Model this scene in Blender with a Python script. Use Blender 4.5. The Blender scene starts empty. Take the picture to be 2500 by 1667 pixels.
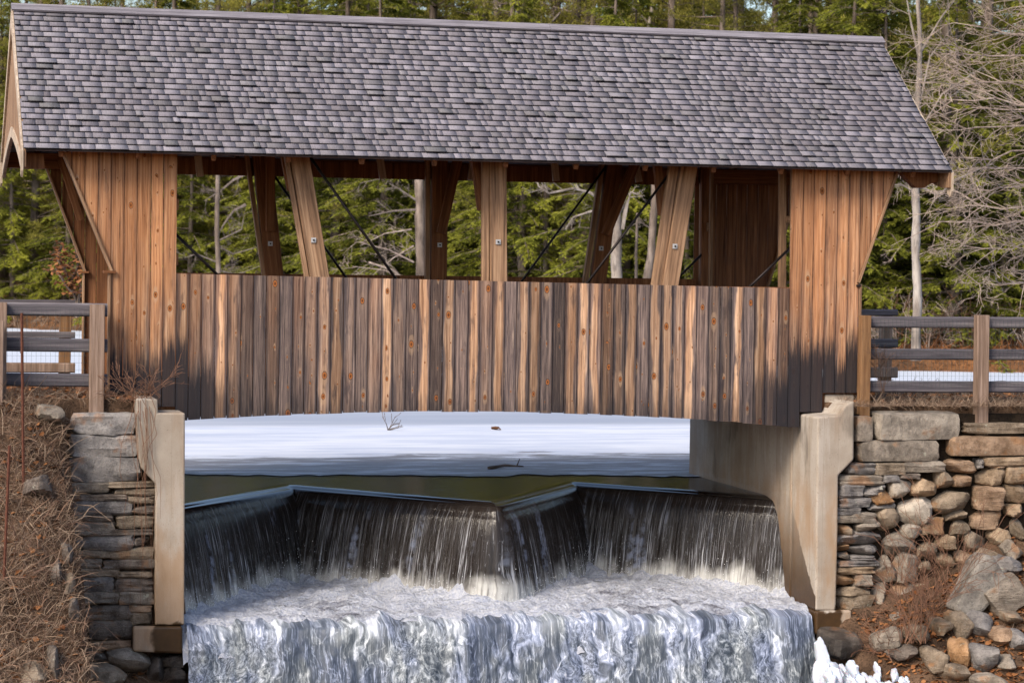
import bpy, bmesh, math, random
import numpy as np
from mathutils import Vector, Matrix, noise as mnoise

# ------------------------------------------------------------------ camera, sky, sun, exposure
SC = bpy.context.scene
COL = SC.collection
IMW, IMH, FPX = 2500, 1667, 6103.65
YAW, PITCH, ROLL = (math.radians(a) for a in (14.4553, -1.8939, 0.8196))
CAM = np.array([-7.6109, -31.7915, 1.6926])
FWD = np.array([math.sin(YAW)*math.cos(PITCH), math.cos(YAW)*math.cos(PITCH), math.sin(PITCH)])
_r0 = np.array([math.cos(YAW), -math.sin(YAW), 0.0]); _u0 = np.cross(_r0, FWD)
RGT = math.cos(ROLL)*_r0 + math.sin(ROLL)*_u0
UPV = -math.sin(ROLL)*_r0 + math.cos(ROLL)*_u0
cd = bpy.data.cameras.new('camera'); cam = bpy.data.objects.new('camera', cd); COL.objects.link(cam)
cd.sensor_width = 36; cd.lens = 36*FPX/IMW; cd.clip_start = 0.5; cd.clip_end = 3000
cd.dof.use_dof = True; cd.dof.focus_distance = 32.0; cd.dof.aperture_fstop = 3.2
cam.matrix_world = Matrix(((RGT[0], UPV[0], -FWD[0], CAM[0]), (RGT[1], UPV[1], -FWD[1], CAM[1]), (RGT[2], UPV[2], -FWD[2], CAM[2]), (0, 0, 0, 1)))
SC.camera = cam
SUN_EL, SUN_AZ = math.radians(40), math.radians(229)       # azimuth clockwise from +Y: behind and left of the camera
world = bpy.data.worlds.new('World'); SC.world = world; world.use_nodes = True
wn = world.node_tree; wn.nodes.clear()
sky = wn.nodes.new('ShaderNodeTexSky'); sky.sky_type = 'NISHITA'; sky.sun_disc = False
sky.sun_elevation = SUN_EL; sky.sun_rotation = SUN_AZ; sky.air_density = 1.0; sky.dust_density = 2.5; sky.ozone_density = 1.0
bgn = wn.nodes.new('ShaderNodeBackground'); bgn.inputs['Strength'].default_value = 0.09
wo = wn.nodes.new('ShaderNodeOutputWorld')
wn.links.new(sky.outputs[0], bgn.inputs[0]); wn.links.new(bgn.outputs[0], wo.inputs[0])
sd = bpy.data.lights.new('sun', 'SUN'); sun = bpy.data.objects.new('sun', sd); COL.objects.link(sun)
sd.energy = 1.5; sd.angle = math.radians(22); sd.color = (1.0, 0.88, 0.73)
_s = Vector((math.sin(SUN_AZ)*math.cos(SUN_EL), math.cos(SUN_AZ)*math.cos(SUN_EL), math.sin(SUN_EL)))
sun.rotation_mode = 'QUATERNION'; sun.rotation_quaternion = (-_s).to_track_quat('-Z', 'Y')
SC.view_settings.view_transform = 'Standard'; SC.view_settings.look = 'None'
SC.view_settings.exposure = 1.32; SC.view_settings.gamma = 1.0
SC.render.engine = 'CYCLES'
cy = SC.cycles
cy.use_denoising = True; cy.max_bounces = 6; cy.diffuse_bounces = 3; cy.glossy_bounces = 3; cy.transmission_bounces = 4
cy.transparent_max_bounces = 6; cy.caustics_reflective = False; cy.caustics_refractive = False
cy.use_adaptive_sampling = True; cy.adaptive_threshold = 0.015

def ray(x, y): return FWD*FPX + RGT*(x-IMW/2) - UPV*(y-IMH/2)
def PY(x, y, Y):                                            # photo pixel -> point on the vertical plane Y
    d = ray(x, y); return CAM + d*(Y-CAM[1])/d[1]
def PZ(x, y, Z):
    d = ray(x, y); return CAM + d*(Z-CAM[2])/d[2]

# ------------------------------------------------------------------ mesh helpers
def wmat(o): return o.matrix_basis.copy() if o.parent is None else wmat(o.parent) @ o.matrix_parent_inverse @ o.matrix_basis
def link(o, parent=None, label=None, cat=None, group=None, kind=None):   # parenting keeps the object where it was built
    COL.objects.link(o)
    if parent is not None:
        o.parent = parent; o.matrix_parent_inverse = wmat(parent).inverted()
    return tag(o, label, cat, group, kind)
def tag(o, label=None, cat=None, group=None, kind=None):
    for k, v in (('label', label), ('category', cat), ('group', group), ('kind', kind)):
        if v: o[k] = v
    return o
def empty(name, loc, parent=None, **kw):
    o = bpy.data.objects.new(name, None); o.location = loc; o.empty_display_size = 0.2
    return link(o, parent, kw.get('label'), kw.get('cat'), kw.get('group'), kw.get('kind'))
class MB:
    def __init__(s): s.v, s.f = [], []
    def add(s, vs, fs):
        b = len(s.v); s.v += [tuple(v) for v in vs]; s.f += [tuple(i+b for i in f) for f in fs]
    def box(s, a, b):
        x0, y0, z0 = a; x1, y1, z1 = b
        s.add([(x0,y0,z0),(x1,y0,z0),(x1,y1,z0),(x0,y1,z0),(x0,y0,z1),(x1,y0,z1),(x1,y1,z1),(x0,y1,z1)],
              [(0,3,2,1),(4,5,6,7),(0,1,5,4),(1,2,6,5),(2,3,7,6),(3,0,4,7)])
    def prism(s, poly, axis, a, b):                          # polygon in the other two axes, extruded along axis
        n = len(poly)
        def P(p, t):
            return (p[0], t, p[1]) if axis == 'y' else ((t, p[0], p[1]) if axis == 'x' else (p[0], p[1], t))
        s.add([P(p, a) for p in poly] + [P(p, b) for p in poly],
              [tuple(range(n)), tuple(range(2*n-1, n-1, -1))] + [(i, n+i, n+(i+1) % n, (i+1) % n) for i in range(n)])
    def tube(s, pts, rad, k=5, cap=True):
        pts = [Vector(p) for p in pts]; n = len(pts)
        if not hasattr(rad, '__len__'): rad = [rad]*n
        b = len(s.v)
        for i, p in enumerate(pts):
            t = (pts[min(i+1, n-1)] - pts[max(i-1, 0)]); t = t.normalized() if t.length > 1e-9 else Vector((0, 0, 1))
            a = t.cross(Vector((0, 0, 1)) if abs(t.z) < .9 else Vector((1, 0, 0))).normalized(); c = t.cross(a)
            for j in range(k):
                q = 2*math.pi*j/k; w = p + (a*math.cos(q) + c*math.sin(q))*rad[i]; s.v.append(tuple(w))
        for i in range(n-1):
            for j in range(k):
                s.f.append((b+i*k+j, b+i*k+(j+1) % k, b+(i+1)*k+(j+1) % k, b+(i+1)*k+j))
        if cap:
            s.f.append(tuple(b+j for j in range(k-1, -1, -1))); s.f.append(tuple(b+(n-1)*k+j for j in range(k)))
    def mesh(s, name, mat=None, smooth=False):
        m = bpy.data.meshes.new(name); m.from_pydata(s.v, [], s.f); m.update()
        bm = bmesh.new(); bm.from_mesh(m); bmesh.ops.recalc_face_normals(bm, faces=bm.faces); bm.to_mesh(m); bm.free()
        if smooth: m.polygons.foreach_set('use_smooth', [True]*len(m.polygons))
        if mat: m.materials.append(mat)
        return m
    def obj(s, name, mat=None, parent=None, smooth=False, **kw):
        return link(bpy.data.objects.new(name, s.mesh(name, mat, smooth)), parent, kw.get('label'), kw.get('cat'), kw.get('group'), kw.get('kind'))
def npmesh(name, V, F, mat=None, smooth=False, attr=None):
    V = np.asarray(V, np.float32); F = np.asarray(F, np.int32); k = F.shape[1]
    m = bpy.data.meshes.new(name); m.vertices.add(len(V)); m.vertices.foreach_set('co', V.ravel())
    m.loops.add(F.size); m.loops.foreach_set('vertex_index', F.ravel())
    m.polygons.add(len(F)); m.polygons.foreach_set('loop_start', np.arange(0, F.size, k, dtype=np.int32))
    if smooth: m.polygons.foreach_set('use_smooth', np.ones(len(F), bool))
    m.update(calc_edges=True)
    if attr:
        for nm, dom, arr in attr:
            if arr.ndim == 1: m.attributes.new(nm, 'FLOAT', dom).data.foreach_set('value', arr.astype(np.float32))
            else: m.attributes.new(nm, 'FLOAT_VECTOR', dom).data.foreach_set('vector', arr.astype(np.float32).ravel())
    if mat: m.materials.append(mat)
    return m
def gridmesh(name, P, mat, smooth=True, attr=None):          # P: (nu, nv, 3)
    nu, nv = P.shape[:2]; idx = np.arange(nu*nv).reshape(nu, nv)
    F = np.stack([idx[:-1, :-1], idx[1:, :-1], idx[1:, 1:], idx[:-1, 1:]], -1).reshape(-1, 4)
    return npmesh(name, P.reshape(-1, 3), F, mat, smooth, attr)
def fbm(x, y, z=0.0, o=4): return mnoise.fractal(Vector((x, y, z)), 1.0, 2.0, o)
fbmv = np.vectorize(fbm, otypes=[float])
def vnoise(*a, o=4): return fbmv(*a, o=o)

# ------------------------------------------------------------------ material helpers
class T:
    def __init__(s, name):
        s.m = bpy.data.materials.new(name); s.m.use_nodes = True; s.t = s.m.node_tree; s.t.nodes.clear()
        s.out = s.t.nodes.new('ShaderNodeOutputMaterial')
    def n(s, t, **p):
        q = s.t.nodes.new(t)
        for k, v in p.items(): setattr(q, k, v)
        return q
    def put(s, sock, v):
        if hasattr(v, 'is_output'): s.t.links.new(v, sock)
        elif v is not None: sock.default_value = v
    def math(s, op, a, b=None, c=None, clamp=False):
        q = s.n('ShaderNodeMath', operation=op, use_clamp=clamp); s.put(q.inputs[0], a)
        if b is not None: s.put(q.inputs[1], b)
        if c is not None: s.put(q.inputs[2], c)
        return q.outputs[0]
    def vmath(s, op, a, b=None):
        q = s.n('ShaderNodeVectorMath', operation=op); s.put(q.inputs[0], a)
        if b is not None: s.put(q.inputs[1], b)
        return q.outputs[1] if op in ('LENGTH', 'DISTANCE', 'DOT_PRODUCT') else q.outputs[0]
    def step(s, x, a, b):                                    # smooth 0..1 between a and b
        q = s.n('ShaderNodeMapRange', interpolation_type='SMOOTHSTEP'); s.put(q.inputs[0], x); s.put(q.inputs[1], a); s.put(q.inputs[2], b)
        return q.outputs[0]
    def mix(s, f, a, b, blend='MIX'):
        q = s.n('ShaderNodeMix', data_type='RGBA', blend_type=blend); s.put(q.inputs[0], f)
        for i, v in ((6, a), (7, b)): s.put(q.inputs[i], (*v, 1) if isinstance(v, tuple) and len(v) == 3 else v)
        return q.outputs[2]
    def noise(s, vec, sc=1.0, det=4, rough=.55, dist=0.0, out=0):
        q = s.n('ShaderNodeTexNoise'); s.put(q.inputs['Vector'], vec); s.put(q.inputs['Scale'], sc); q.inputs['Detail'].default_value = det
        q.inputs['Roughness'].default_value = rough; q.inputs['Distortion'].default_value = dist; return q.outputs[out]
    def vor(s, vec, sc=1.0, feat='F1', rnd=1.0):
        q = s.n('ShaderNodeTexVoronoi', feature=feat); s.put(q.inputs['Vector'], vec); s.put(q.inputs['Scale'], sc); q.inputs['Randomness'].default_value = rnd; return q
    def map(s, vec, sc=(1, 1, 1), loc=(0, 0, 0), rot=(0, 0, 0)):
        q = s.n('ShaderNodeMapping'); s.put(q.inputs[0], vec); s.put(q.inputs[1], loc); s.put(q.inputs[2], rot); s.put(q.inputs[3], sc); return q.outputs[0]
    def ramp(s, f, st):
        q = s.n('ShaderNodeValToRGB'); s.put(q.inputs[0], f); e = q.color_ramp.elements
        while len(e) < len(st): e.new(.5)
        for a, (p, c) in zip(e, st): a.position = p; a.color = (*c, 1)
        return q.outputs[0]
    def sep(s, v):
        q = s.n('ShaderNodeSeparateXYZ'); s.put(q.inputs[0], v); return q.outputs
    def comb(s, x=0.0, y=0.0, z=0.0):
        q = s.n('ShaderNodeCombineXYZ'); s.put(q.inputs[0], x); s.put(q.inputs[1], y); s.put(q.inputs[2], z); return q.outputs[0]
    def obj(s): return s.n('ShaderNodeTexCoord').outputs['Object']
    def uv(s): return s.n('ShaderNodeTexCoord').outputs['UV']
    def pos(s): return s.n('ShaderNodeNewGeometry').outputs['Position']
    def info(s): return s.n('ShaderNodeObjectInfo')
    def attr(s, nm): return s.n('ShaderNodeAttribute', attribute_name=nm)
    def bump(s, h, d=.01, st=.6):
        q = s.n('ShaderNodeBump'); q.inputs['Strength'].default_value = st; q.inputs['Distance'].default_value = d; s.put(q.inputs['Height'], h); return q.outputs[0]
    def bsdf(s, col, rough=.8, bump=None, spec=.3, **kw):
        q = s.n('ShaderNodeBsdfPrincipled'); s.put(q.inputs['Base Color'], (*col, 1) if isinstance(col, tuple) else col); s.put(q.inputs['Roughness'], rough)
        q.inputs['Specular IOR Level'].default_value = spec
        if bump is not None: s.t.links.new(bump, q.inputs['Normal'])
        for k, v in kw.items(): s.put(q.inputs[k.replace('_', ' ')], v)
        return q.outputs[0]
    def end(s, sh): s.t.links.new(sh, s.out.inputs[0]); return s.m

def mat_siding():                                            # u across the board 0..1, v along it in metres; object colour: orange, lightness, stripe
    t = T('weathered_pine_siding'); inf = t.info(); rnd = inf.outputs['Random']; oc = t.sep(inf.outputs['Color'])
    uv = t.sep(t.uv()); u, v = uv[0], uv[1]; off = t.math('MULTIPLY', rnd, 91.0); vo = t.math('ADD', v, off)
    x = t.math('MULTIPLY', u, .165)
    p = t.comb(x, off, vo)
    fine = t.noise(t.map(p, (190, 1, 3.2)), 1, 6, .62)
    mid = t.noise(t.map(p, (38, 1, .8)), 1, 4, .55, .6)
    wav = t.noise(t.map(p, (5, 1, 1.1)), 1, 3, .5)
    cen = t.math('ADD', .5, t.math('MULTIPLY', t.math('SUBTRACT', wav, .5), 1.1))
    du = t.math('ABSOLUTE', t.math('SUBTRACT', u, cen))
    heart = t.math('SUBTRACT', 1.0, t.step(du, .20, .36))     # pale heartwood band down the middle
    heart = t.math('MULTIPLY', heart, oc[2])
    grey = t.ramp(mid, [(.25, (.036, .030, .033)), (.47, (.088, .067, .066)), (.70, (.225, .170, .150))])
    tan = t.ramp(mid, [(.25, (.15, .075, .042)), (.5, (.38, .225, .135)), (.72, (.64, .44, .30))])
    org = t.ramp(mid, [(.25, (.22, .085, .034)), (.5, (.45, .200, .085)), (.75, (.66, .36, .18))])
    c = t.mix(heart, grey, tan)
    upn = t.noise(t.map(p, (6, 1, .9)), 1, 3, .6)
    oam = t.math('MULTIPLY', oc[0], t.step(t.math('ADD', t.math('MULTIPLY', upn, 1.6), t.math('MULTIPLY', t.sep(t.pos())[2], .42)), .55, 1.55))
    c = t.mix(oam, c, org)
    c = t.mix(t.math('MULTIPLY', t.step(fine, .40, .75), .5), c, t.mix(.5, c, (.50, .36, .27)))
    c = t.mix(t.math('MULTIPLY', t.step(fine, .50, .30), t.math('SUBTRACT', .8, t.math('MULTIPLY', oam, .4))), c, t.mix(.78, c, (.012, .008, .008)))
    blot = t.noise(t.map(p, (9, 1, 2.2)), 1, 4, .6)
    c = t.mix(t.math('MULTIPLY', t.step(blot, .56, .72), t.math('SUBTRACT', .75, t.math('MULTIPLY', oc[0], .55))), c, (.045, .036, .040))
    edg = t.math('MULTIPLY', t.step(t.math('ADD', t.math('ABSOLUTE', t.math('SUBTRACT', u, .5)), t.math('MULTIPLY', t.math('SUBTRACT', wav, .5), .5)), .33, .47), t.math('SUBTRACT', .75, t.math('MULTIPLY', oc[0], .5)))
    c = t.mix(t.math('MULTIPLY', edg, t.step(upn, .30, .50)), c, (.036, .031, .038))
    crk = t.noise(t.map(p, (75, 1, 1.1), (5, 0, 3)), 1, 5, .7); c = t.mix(t.math('MULTIPLY', t.step(crk, .40, .33), .8), c, (.016, .013, .014)); c = t.mix(t.math('MULTIPLY', t.step(crk, .60, .70), t.math('SUBTRACT', .6, t.math('MULTIPLY', oam, .4))), c, (.55, .42, .33))
    c = t.mix(1.0, c, t.comb(oc[1], oc[1], oc[1]), 'MULTIPLY')
    # knots
    ks = (8.0, 1.0, 2.9); kp = t.map(t.comb(x, 0.0, vo), ks)
    vr = t.vor(kp, 1.0, 'F1', .95); kc = t.sep(vr.outputs['Color'])
    dv = t.sep(t.vmath('DIVIDE', t.vmath('SUBTRACT', kp, vr.outputs['Position']), ks))
    def rad(sx, sz): return t.math('SQRT', t.math('ADD', t.math('POWER', t.math('MULTIPLY', dv[0], sx), 2.0), t.math('POWER', t.math('MULTIPLY', dv[2], sz), 2.0)))
    kr = t.math('ADD', .007, t.math('MULTIPLY', t.math('POWER', kc[1], 3.0), .024)); on = t.math('GREATER_THAN', kc[0], .56)
    wob = t.math('MULTIPLY', t.math('SUBTRACT', t.noise(t.map(p, (60, 1, 60)), 1, 2), .5), .012)
    d1 = t.math('ADD', rad(1.0, .62), wob); d2 = t.math('ADD', rad(1.0, .30), t.math('MULTIPLY', wob, 1.6))
    halo = t.math('MULTIPLY', t.math('SUBTRACT', 1.0, t.step(d2, kr, t.math('MULTIPLY', kr, 1.7))), on)
    core = t.math('MULTIPLY', t.math('SUBTRACT', 1.0, t.step(d1, t.math('MULTIPLY', kr, .75), kr)), on)
    c = t.mix(t.math('MULTIPLY', halo, t.math('MULTIPLY', kc[2], .6)), c, (.46, .31, .20))
    ring = t.math('MULTIPLY', t.math('SUBTRACT', t.math('SUBTRACT', 1.0, t.step(d1, kr, t.math('MULTIPLY', kr, 1.25))), core), on)
    kcol = t.mix(t.step(d1, 0.0, t.math('MULTIPLY', kr, .9)), (.075, .024, .012), (.40, .14, .036))
    c = t.mix(core, c, kcol); c = t.mix(t.math('MAXIMUM', t.math('MULTIPLY', ring, .8), 0.0), c, (.05, .025, .018))
    # black damp stain at the foot of the end boards
    ps = t.sep(t.pos()); ax = t.math('ABSOLUTE', t.math('SUBTRACT', ps[0], .40))
    h = t.math('ADD', t.math('MULTIPLY', t.step(ax, 3.3, 4.4), .55), t.math('ADD', t.math('MULTIPLY', t.math('SUBTRACT', t.noise(t.map(p, (34, 1, 1.6)), 1, 6, .75), .5), 1.1), t.math('MULTIPLY', t.math('SUBTRACT', rnd, .5), .35)))
    st = t.math('MULTIPLY', t.step(t.math('SUBTRACT', ps[2], h), .16, -.26), t.step(ax, 2.9, 4.0))
    st = t.math('MAXIMUM', st, t.math('MULTIPLY', t.step(t.math('ADD', t.math('ADD', ps[2], t.math('MULTIPLY', fine, .25)), t.math('MULTIPLY', t.math('SUBTRACT', t.noise(t.map(p, (16, 1, 1.0)), 1, 4, .7), .5), 1.3)), .15, -.35), .6))
    c = t.mix(t.math('MULTIPLY', st, .95), c, (.020, .019, .024))
    return t.end(t.bsdf(c, .82, t.bump(t.math('SUBTRACT', fine, t.math('MULTIPLY', core, .2)), .006, .7), .2))
def mat_timber(name, lo, mi, hi, axis=2, sp=1.0):            # local axis runs along the grain
    t = T(name); inf = t.info(); o = t.vmath('ADD', t.obj(), t.comb(t.math('MULTIPLY', inf.outputs['Random'], 17.0), t.math('MULTIPLY', inf.outputs['Random'], 31.0), t.math('MULTIPLY', inf.outputs['Random'], 53.0)))
    s1 = [150*sp]*3; s1[axis] = 2.5; s2 = [22*sp]*3; s2[axis] = .8
    fine = t.noise(t.map(o, tuple(s1)), 1, 6, .65); mid = t.noise(t.map(o, tuple(s2)), 1, 4, .6, .5)
    c = t.ramp(mid, [(.28, lo), (.5, mi), (.74, hi)])
    c = t.mix(t.math('MULTIPLY', t.step(fine, .52, .28), .7), c, t.mix(.75, c, (.012, .009, .008)))
    c = t.mix(t.math('MULTIPLY', t.step(fine, .55, .8), .4), c, hi)
    big = t.noise(o, 1.7, 3); c = t.mix(t.math('MULTIPLY', t.step(big, .5, .7), .35), c, t.mix(.6, c, (.03, .026, .03)))
    return t.end(t.bsdf(c, .82, t.bump(fine, .006, .6), .2))
def mat_shingle():
    t = T('cedar_shingle'); a = t.sep(t.attr('tint').outputs['Vector']); o = t.pos()
    off = t.comb(0.0, 0.0, t.math('MULTIPLY', a[2], 40.0)); q = t.vmath('ADD', o, off)
    g = t.noise(t.map(q, (130, 5, 5)), 1, 5, .65); b = t.noise(t.map(q, (9, 4, 4)), 1, 4, .6); big = t.noise(t.map(o, (1, .45, .45)), .8, 4, .6)
    c = t.ramp(a[0], [(0.0, (.030, .027, .030)), (.12, (.095, .086, .100)), (.45, (.195, .182, .214)), (1.0, (.38, .365, .43))])  # darkest stop: weathered butt ends, with the course shadow line put into the colour
    c = t.mix(t.math('MULTIPLY', a[1], .55), c, (.105, .110, .100))
    c = t.mix(t.math('MULTIPLY', t.step(g, .52, .3), .6), c, t.mix(.7, c, (.02, .018, .022)))
    c = t.mix(t.math('MULTIPLY', t.step(g, .56, .75), .5), c, (.42, .39, .43))
    c = t.mix(t.math('MULTIPLY', t.step(b, .55, .75), .25), c, (.10, .085, .085))
    c = t.mix(t.math('MULTIPLY', t.step(big, .48, .66), .28), c, (.12, .105, .118))
    return t.end(t.bsdf(c, .85, t.bump(g, .004, .6), .2))
def mat_concrete():
    t = T('board_marked_concrete'); p = t.pos(); s = t.sep(p)
    n = t.noise(p, 2.2, 5, .6); fn = t.noise(p, 60, 4, .6); v = t.noise(t.map(p, (3.2, 3.2, .45)), 1, 5, .6)
    c = t.ramp(n, [(.3, (.28, .228, .178)), (.55, (.39, .335, .275)), (.75, (.49, .435, .375))])
    c = t.mix(t.math('MULTIPLY', t.step(v, .52, .58), .40), c, (.56, .52, .48))
    c = t.mix(t.math('MULTIPLY', t.step(v, .46, .38), .45), c, (.25, .160, .090))
    c = t.mix(t.math('MULTIPLY', t.step(t.noise(p, 45, 3), .62, .68), .65), c, (.085, .07, .058))
    c = t.mix(.35, c, t.ramp(t.noise(p, 130, 4, .8), [(.3, (.14, .11, .085)), (.7, (.58, .52, .46))]))
    seam = t.math('LESS_THAN', t.math('PINGPONG', t.math('ADD', s[1], t.math('MULTIPLY', s[0], 3.0)), .31), .008)
    c = t.mix(t.math('MULTIPLY', seam, .35), c, (.17, .14, .11))
    dpk = t.noise(t.map(p, (2.4, 2.4, .9)), 1, 4, .6)
    c = t.mix(t.math('MULTIPLY', t.step(dpk, .58, .70), .55), c, (.125, .105, .085))
    c = t.mix(t.math('MULTIPLY', t.math('MULTIPLY', t.step(s[2], -.9, -1.7), t.step(t.noise(t.map(p, (2.5, 2.5, .8)), 1, 5, .65), .36, .60)), .6), c, (.36, .215, .11))
    # splash-wet zone beside the falls and on the footings
    inner = t.math('LESS_THAN', t.math('ABSOLUTE', t.math('SUBTRACT', s[0], .45)), 4.30)
    edge = t.math('ADD', t.math('ADD', -2.18, t.math('MULTIPLY', t.math('ADD', s[1], .1), 1.25)), t.math('MULTIPLY', t.math('SUBTRACT', t.noise(p, 3.5, 4), .5), .5))
    edge = t.math('MINIMUM', edge, t.math('ADD', -1.50, t.math('MULTIPLY', t.math('SUBTRACT', t.noise(p, 5, 3), .5), .18)))
    w1 = t.step(t.math('SUBTRACT', s[2], edge), .02, -.02)
    w1 = t.math('MULTIPLY', w1, t.math('GREATER_THAN', s[1], -.585))
    e2 = t.math('ADD', -2.92, t.math('MULTIPLY', t.math('SUBTRACT', t.noise(p, 4, 4), .5), .35))
    w2 = t.math('MULTIPLY', t.step(t.math('SUBTRACT', s[2], e2), .02, -.02), t.step(t.math('ADD', t.math('ABSOLUTE', t.math('SUBTRACT', s[0], .45)), t.math('MULTIPLY', t.noise(p, 5, 3), .2)), 4.72, 4.66))
    wet = t.math('MAXIMUM', w1, w2)
    c = t.mix(t.math('MULTIPLY', wet, t.step(s[2], -1.2, -2.9)), c, t.mix(t.noise(p, 9, 4), (.030, .017, .008), (.085, .045, .018)))
    r = t.math('SUBTRACT', .9, t.math('MULTIPLY', wet, .45))
    h = t.math('ADD', t.math('MULTIPLY', fn, .4), n)
    return t.end(t.bsdf(c, r, t.bump(h, .012, .5), .3))
def mat_stone():                                             # object colour tints each stone
    t = T('field_stone'); inf = t.info(); r = t.math('MULTIPLY', inf.outputs['Random'], 63.0)
    o = t.vmath('ADD', t.pos(), t.comb(r, r, r))
    n = t.noise(o, 5, 6, .65); f = t.noise(o, 55, 5, .7); lay = t.noise(t.map(o, (3, 3, 34)), 1, 5, .6, .4)
    base = inf.outputs['Color']
    c = t.mix(t.step(n, .3, .7), t.mix(.62, base, (.03, .023, .018)), t.mix(.28, base, (.52, .45, .37)))
    c = t.mix(t.math('MULTIPLY', t.step(lay, .45, .3), t.math('MULTIPLY', inf.outputs['Alpha'], .55)), c, t.mix(.7, c, (.02, .016, .014)))
    c = t.mix(t.math('MULTIPLY', t.step(f, .56, .72), .5), c, (.42, .40, .38))
    c = t.mix(t.math('MULTIPLY', t.step(f, .45, .32), .6), c, (.03, .025, .023))
    st = t.noise(o, 2.7, 3); c = t.mix(t.math('MULTIPLY', t.step(st, .58, .68), .5), c, (.32, .145, .05))
    li = t.noise(o, 8, 4, .6); c = t.mix(t.math('MULTIPLY', t.step(li, .66, .70), .5), c, (.42, .44, .36))
    h = t.math('ADD', t.math('MULTIPLY', f, .35), t.math('ADD', n, t.math('MULTIPLY', lay, t.math('MULTIPLY', inf.outputs['Alpha'], .5))))
    wet = t.step(t.sep(t.pos())[2], -3.0, -3.35)
    wet = t.math('MULTIPLY', wet, t.step(t.math('ABSOLUTE', t.math('SUBTRACT', t.sep(t.pos())[0], .45)), 4.75, 4.35))
    c = t.mix(t.math('MULTIPLY', wet, .8), c, (.012, .011, .011))
    return t.end(t.bsdf(c, t.math('SUBTRACT', .85, t.math('MULTIPLY', wet, .6)), t.bump(h, .05, 1.0), .3))
def mat_plain(name, col, rough=.7, var=.5, sc=8, metallic=0.0, spec=.3):
    t = T(name); o = t.obj(); n = t.noise(o, sc, 5, .6)
    c = t.mix(t.math('MULTIPLY', t.step(n, .35, .7), var), col, tuple(k*.35 for k in col))
    return t.end(t.bsdf(c, rough, t.bump(n, .004, .4), spec, Metallic=metallic))
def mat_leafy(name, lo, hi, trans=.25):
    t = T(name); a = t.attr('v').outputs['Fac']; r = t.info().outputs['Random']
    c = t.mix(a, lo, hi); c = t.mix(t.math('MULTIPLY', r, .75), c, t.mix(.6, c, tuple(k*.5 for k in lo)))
    d = t.bsdf(c, .7, None, .2); tr = t.n('ShaderNodeBsdfTranslucent'); t.put(tr.inputs[0], c)
    m = t.n('ShaderNodeMixShader'); m.inputs[0].default_value = trans; t.t.links.new(d, m.inputs[1]); t.t.links.new(tr.outputs[0], m.inputs[2])
    return t.end(m.outputs[0])
def mat_ground(name, cols, sc=3.0):
    t = T(name); p = t.pos(); n = t.noise(p, sc, 6, .65); f = t.noise(p, sc*14, 5, .7)
    c = t.ramp(n, [(.3, cols[0]), (.5, cols[1]), (.7, cols[2])])
    c = t.mix(t.math('MULTIPLY', t.step(f, .5, .35), .7), c, tuple(k*.25 for k in cols[0]))
    c = t.mix(t.math('MULTIPLY', t.step(f, .55, .7), .5), c, cols[2])
    return t.end(t.bsdf(c, .95, t.bump(t.math('ADD', n, f), .05, .8), .1))

M = {}
M['siding'] = mat_siding()
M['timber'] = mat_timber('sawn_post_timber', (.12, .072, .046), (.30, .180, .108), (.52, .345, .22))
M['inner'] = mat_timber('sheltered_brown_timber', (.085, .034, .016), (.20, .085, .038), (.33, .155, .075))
M['trim'] = mat_timber('pale_trim_timber', (.30, .225, .165), (.50, .40, .31), (.66, .56, .46))
M['ridge'] = mat_timber('grey_ridge_board', (.13, .12, .135), (.215, .20, .225), (.33, .31, .345), 0)
M['rail'] = mat_timber('grey_fence_rail', (.052, .047, .058), (.110, .100, .116), (.225, .205, .215), 0)
M['fpost'] = mat_timber('fence_post_timber', (.13, .085, .06), (.24, .165, .125), (.40, .30, .245), 2)
M['opost'] = mat_timber('orange_fence_timber', (.12, .060, .028), (.23, .125, .060), (.36, .215, .11), 2)
M['shingle'] = mat_shingle()
M['concrete'] = mat_concrete()
M['stone'] = mat_stone()
M['iron'] = mat_plain('dark_steel_rod', (.030, .024, .024), .45, .4, 20, .6)
M['plate'] = mat_plain('galvanised_plate', (.55, .56, .58), .5, .3, 30, .3)
M['rust'] = mat_plain('rusty_iron', (.115, .042, .026), .85, .6, 30)
M['wire'] = mat_plain('green_wire', (.055, .075, .075), .5, .2)
M['bark'] = mat_timber('brown_bark', (.060, .045, .036), (.15, .115, .092), (.30, .24, .20), 2, .09)
M['birch'] = mat_timber('pale_birch_bark', (.14, .115, .095), (.27, .225, .19), (.46, .41, .36), 2, .09)
M['twig'] = mat_timber('grey_twig_bark', (.19, .140, .115), (.34, .265, .22), (.52, .44, .37), 2, .35)
M['dead'] = mat_timber('dead_branch_bark', (.09, .072, .062), (.18, .145, .125), (.30, .255, .22), 2, .35)
M['redtwig'] = mat_plain('red_brown_twig', (.21, .110, .070), .8, .4, 12)
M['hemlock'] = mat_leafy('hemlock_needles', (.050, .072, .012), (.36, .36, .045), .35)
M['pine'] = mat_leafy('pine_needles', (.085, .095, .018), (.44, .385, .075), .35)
M['dryleaf'] = mat_leafy('dry_oak_leaves', (.20, .075, .028), (.44, .205, .085), .25)
M['straw'] = mat_leafy('dry_grass', (.14, .085, .060), (.46, .345, .25), .2)
M['brush'] = mat_leafy('dull_brush_stems', (.085, .048, .036), (.29, .18, .125), .1)
M['soil'] = mat_ground('leafy_soil', ((.045, .028, .019), (.105, .065, .042), (.20, .125, .08)), 2.2)
M['forest'] = mat_ground('forest_floor', ((.045, .028, .018), (.12, .062, .032), (.26, .12, .05)), .5)
M['dark'] = mat_ground('dark_fill', ((.014, .011, .009), (.03, .022, .016), (.055, .038, .026)), 4)
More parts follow.
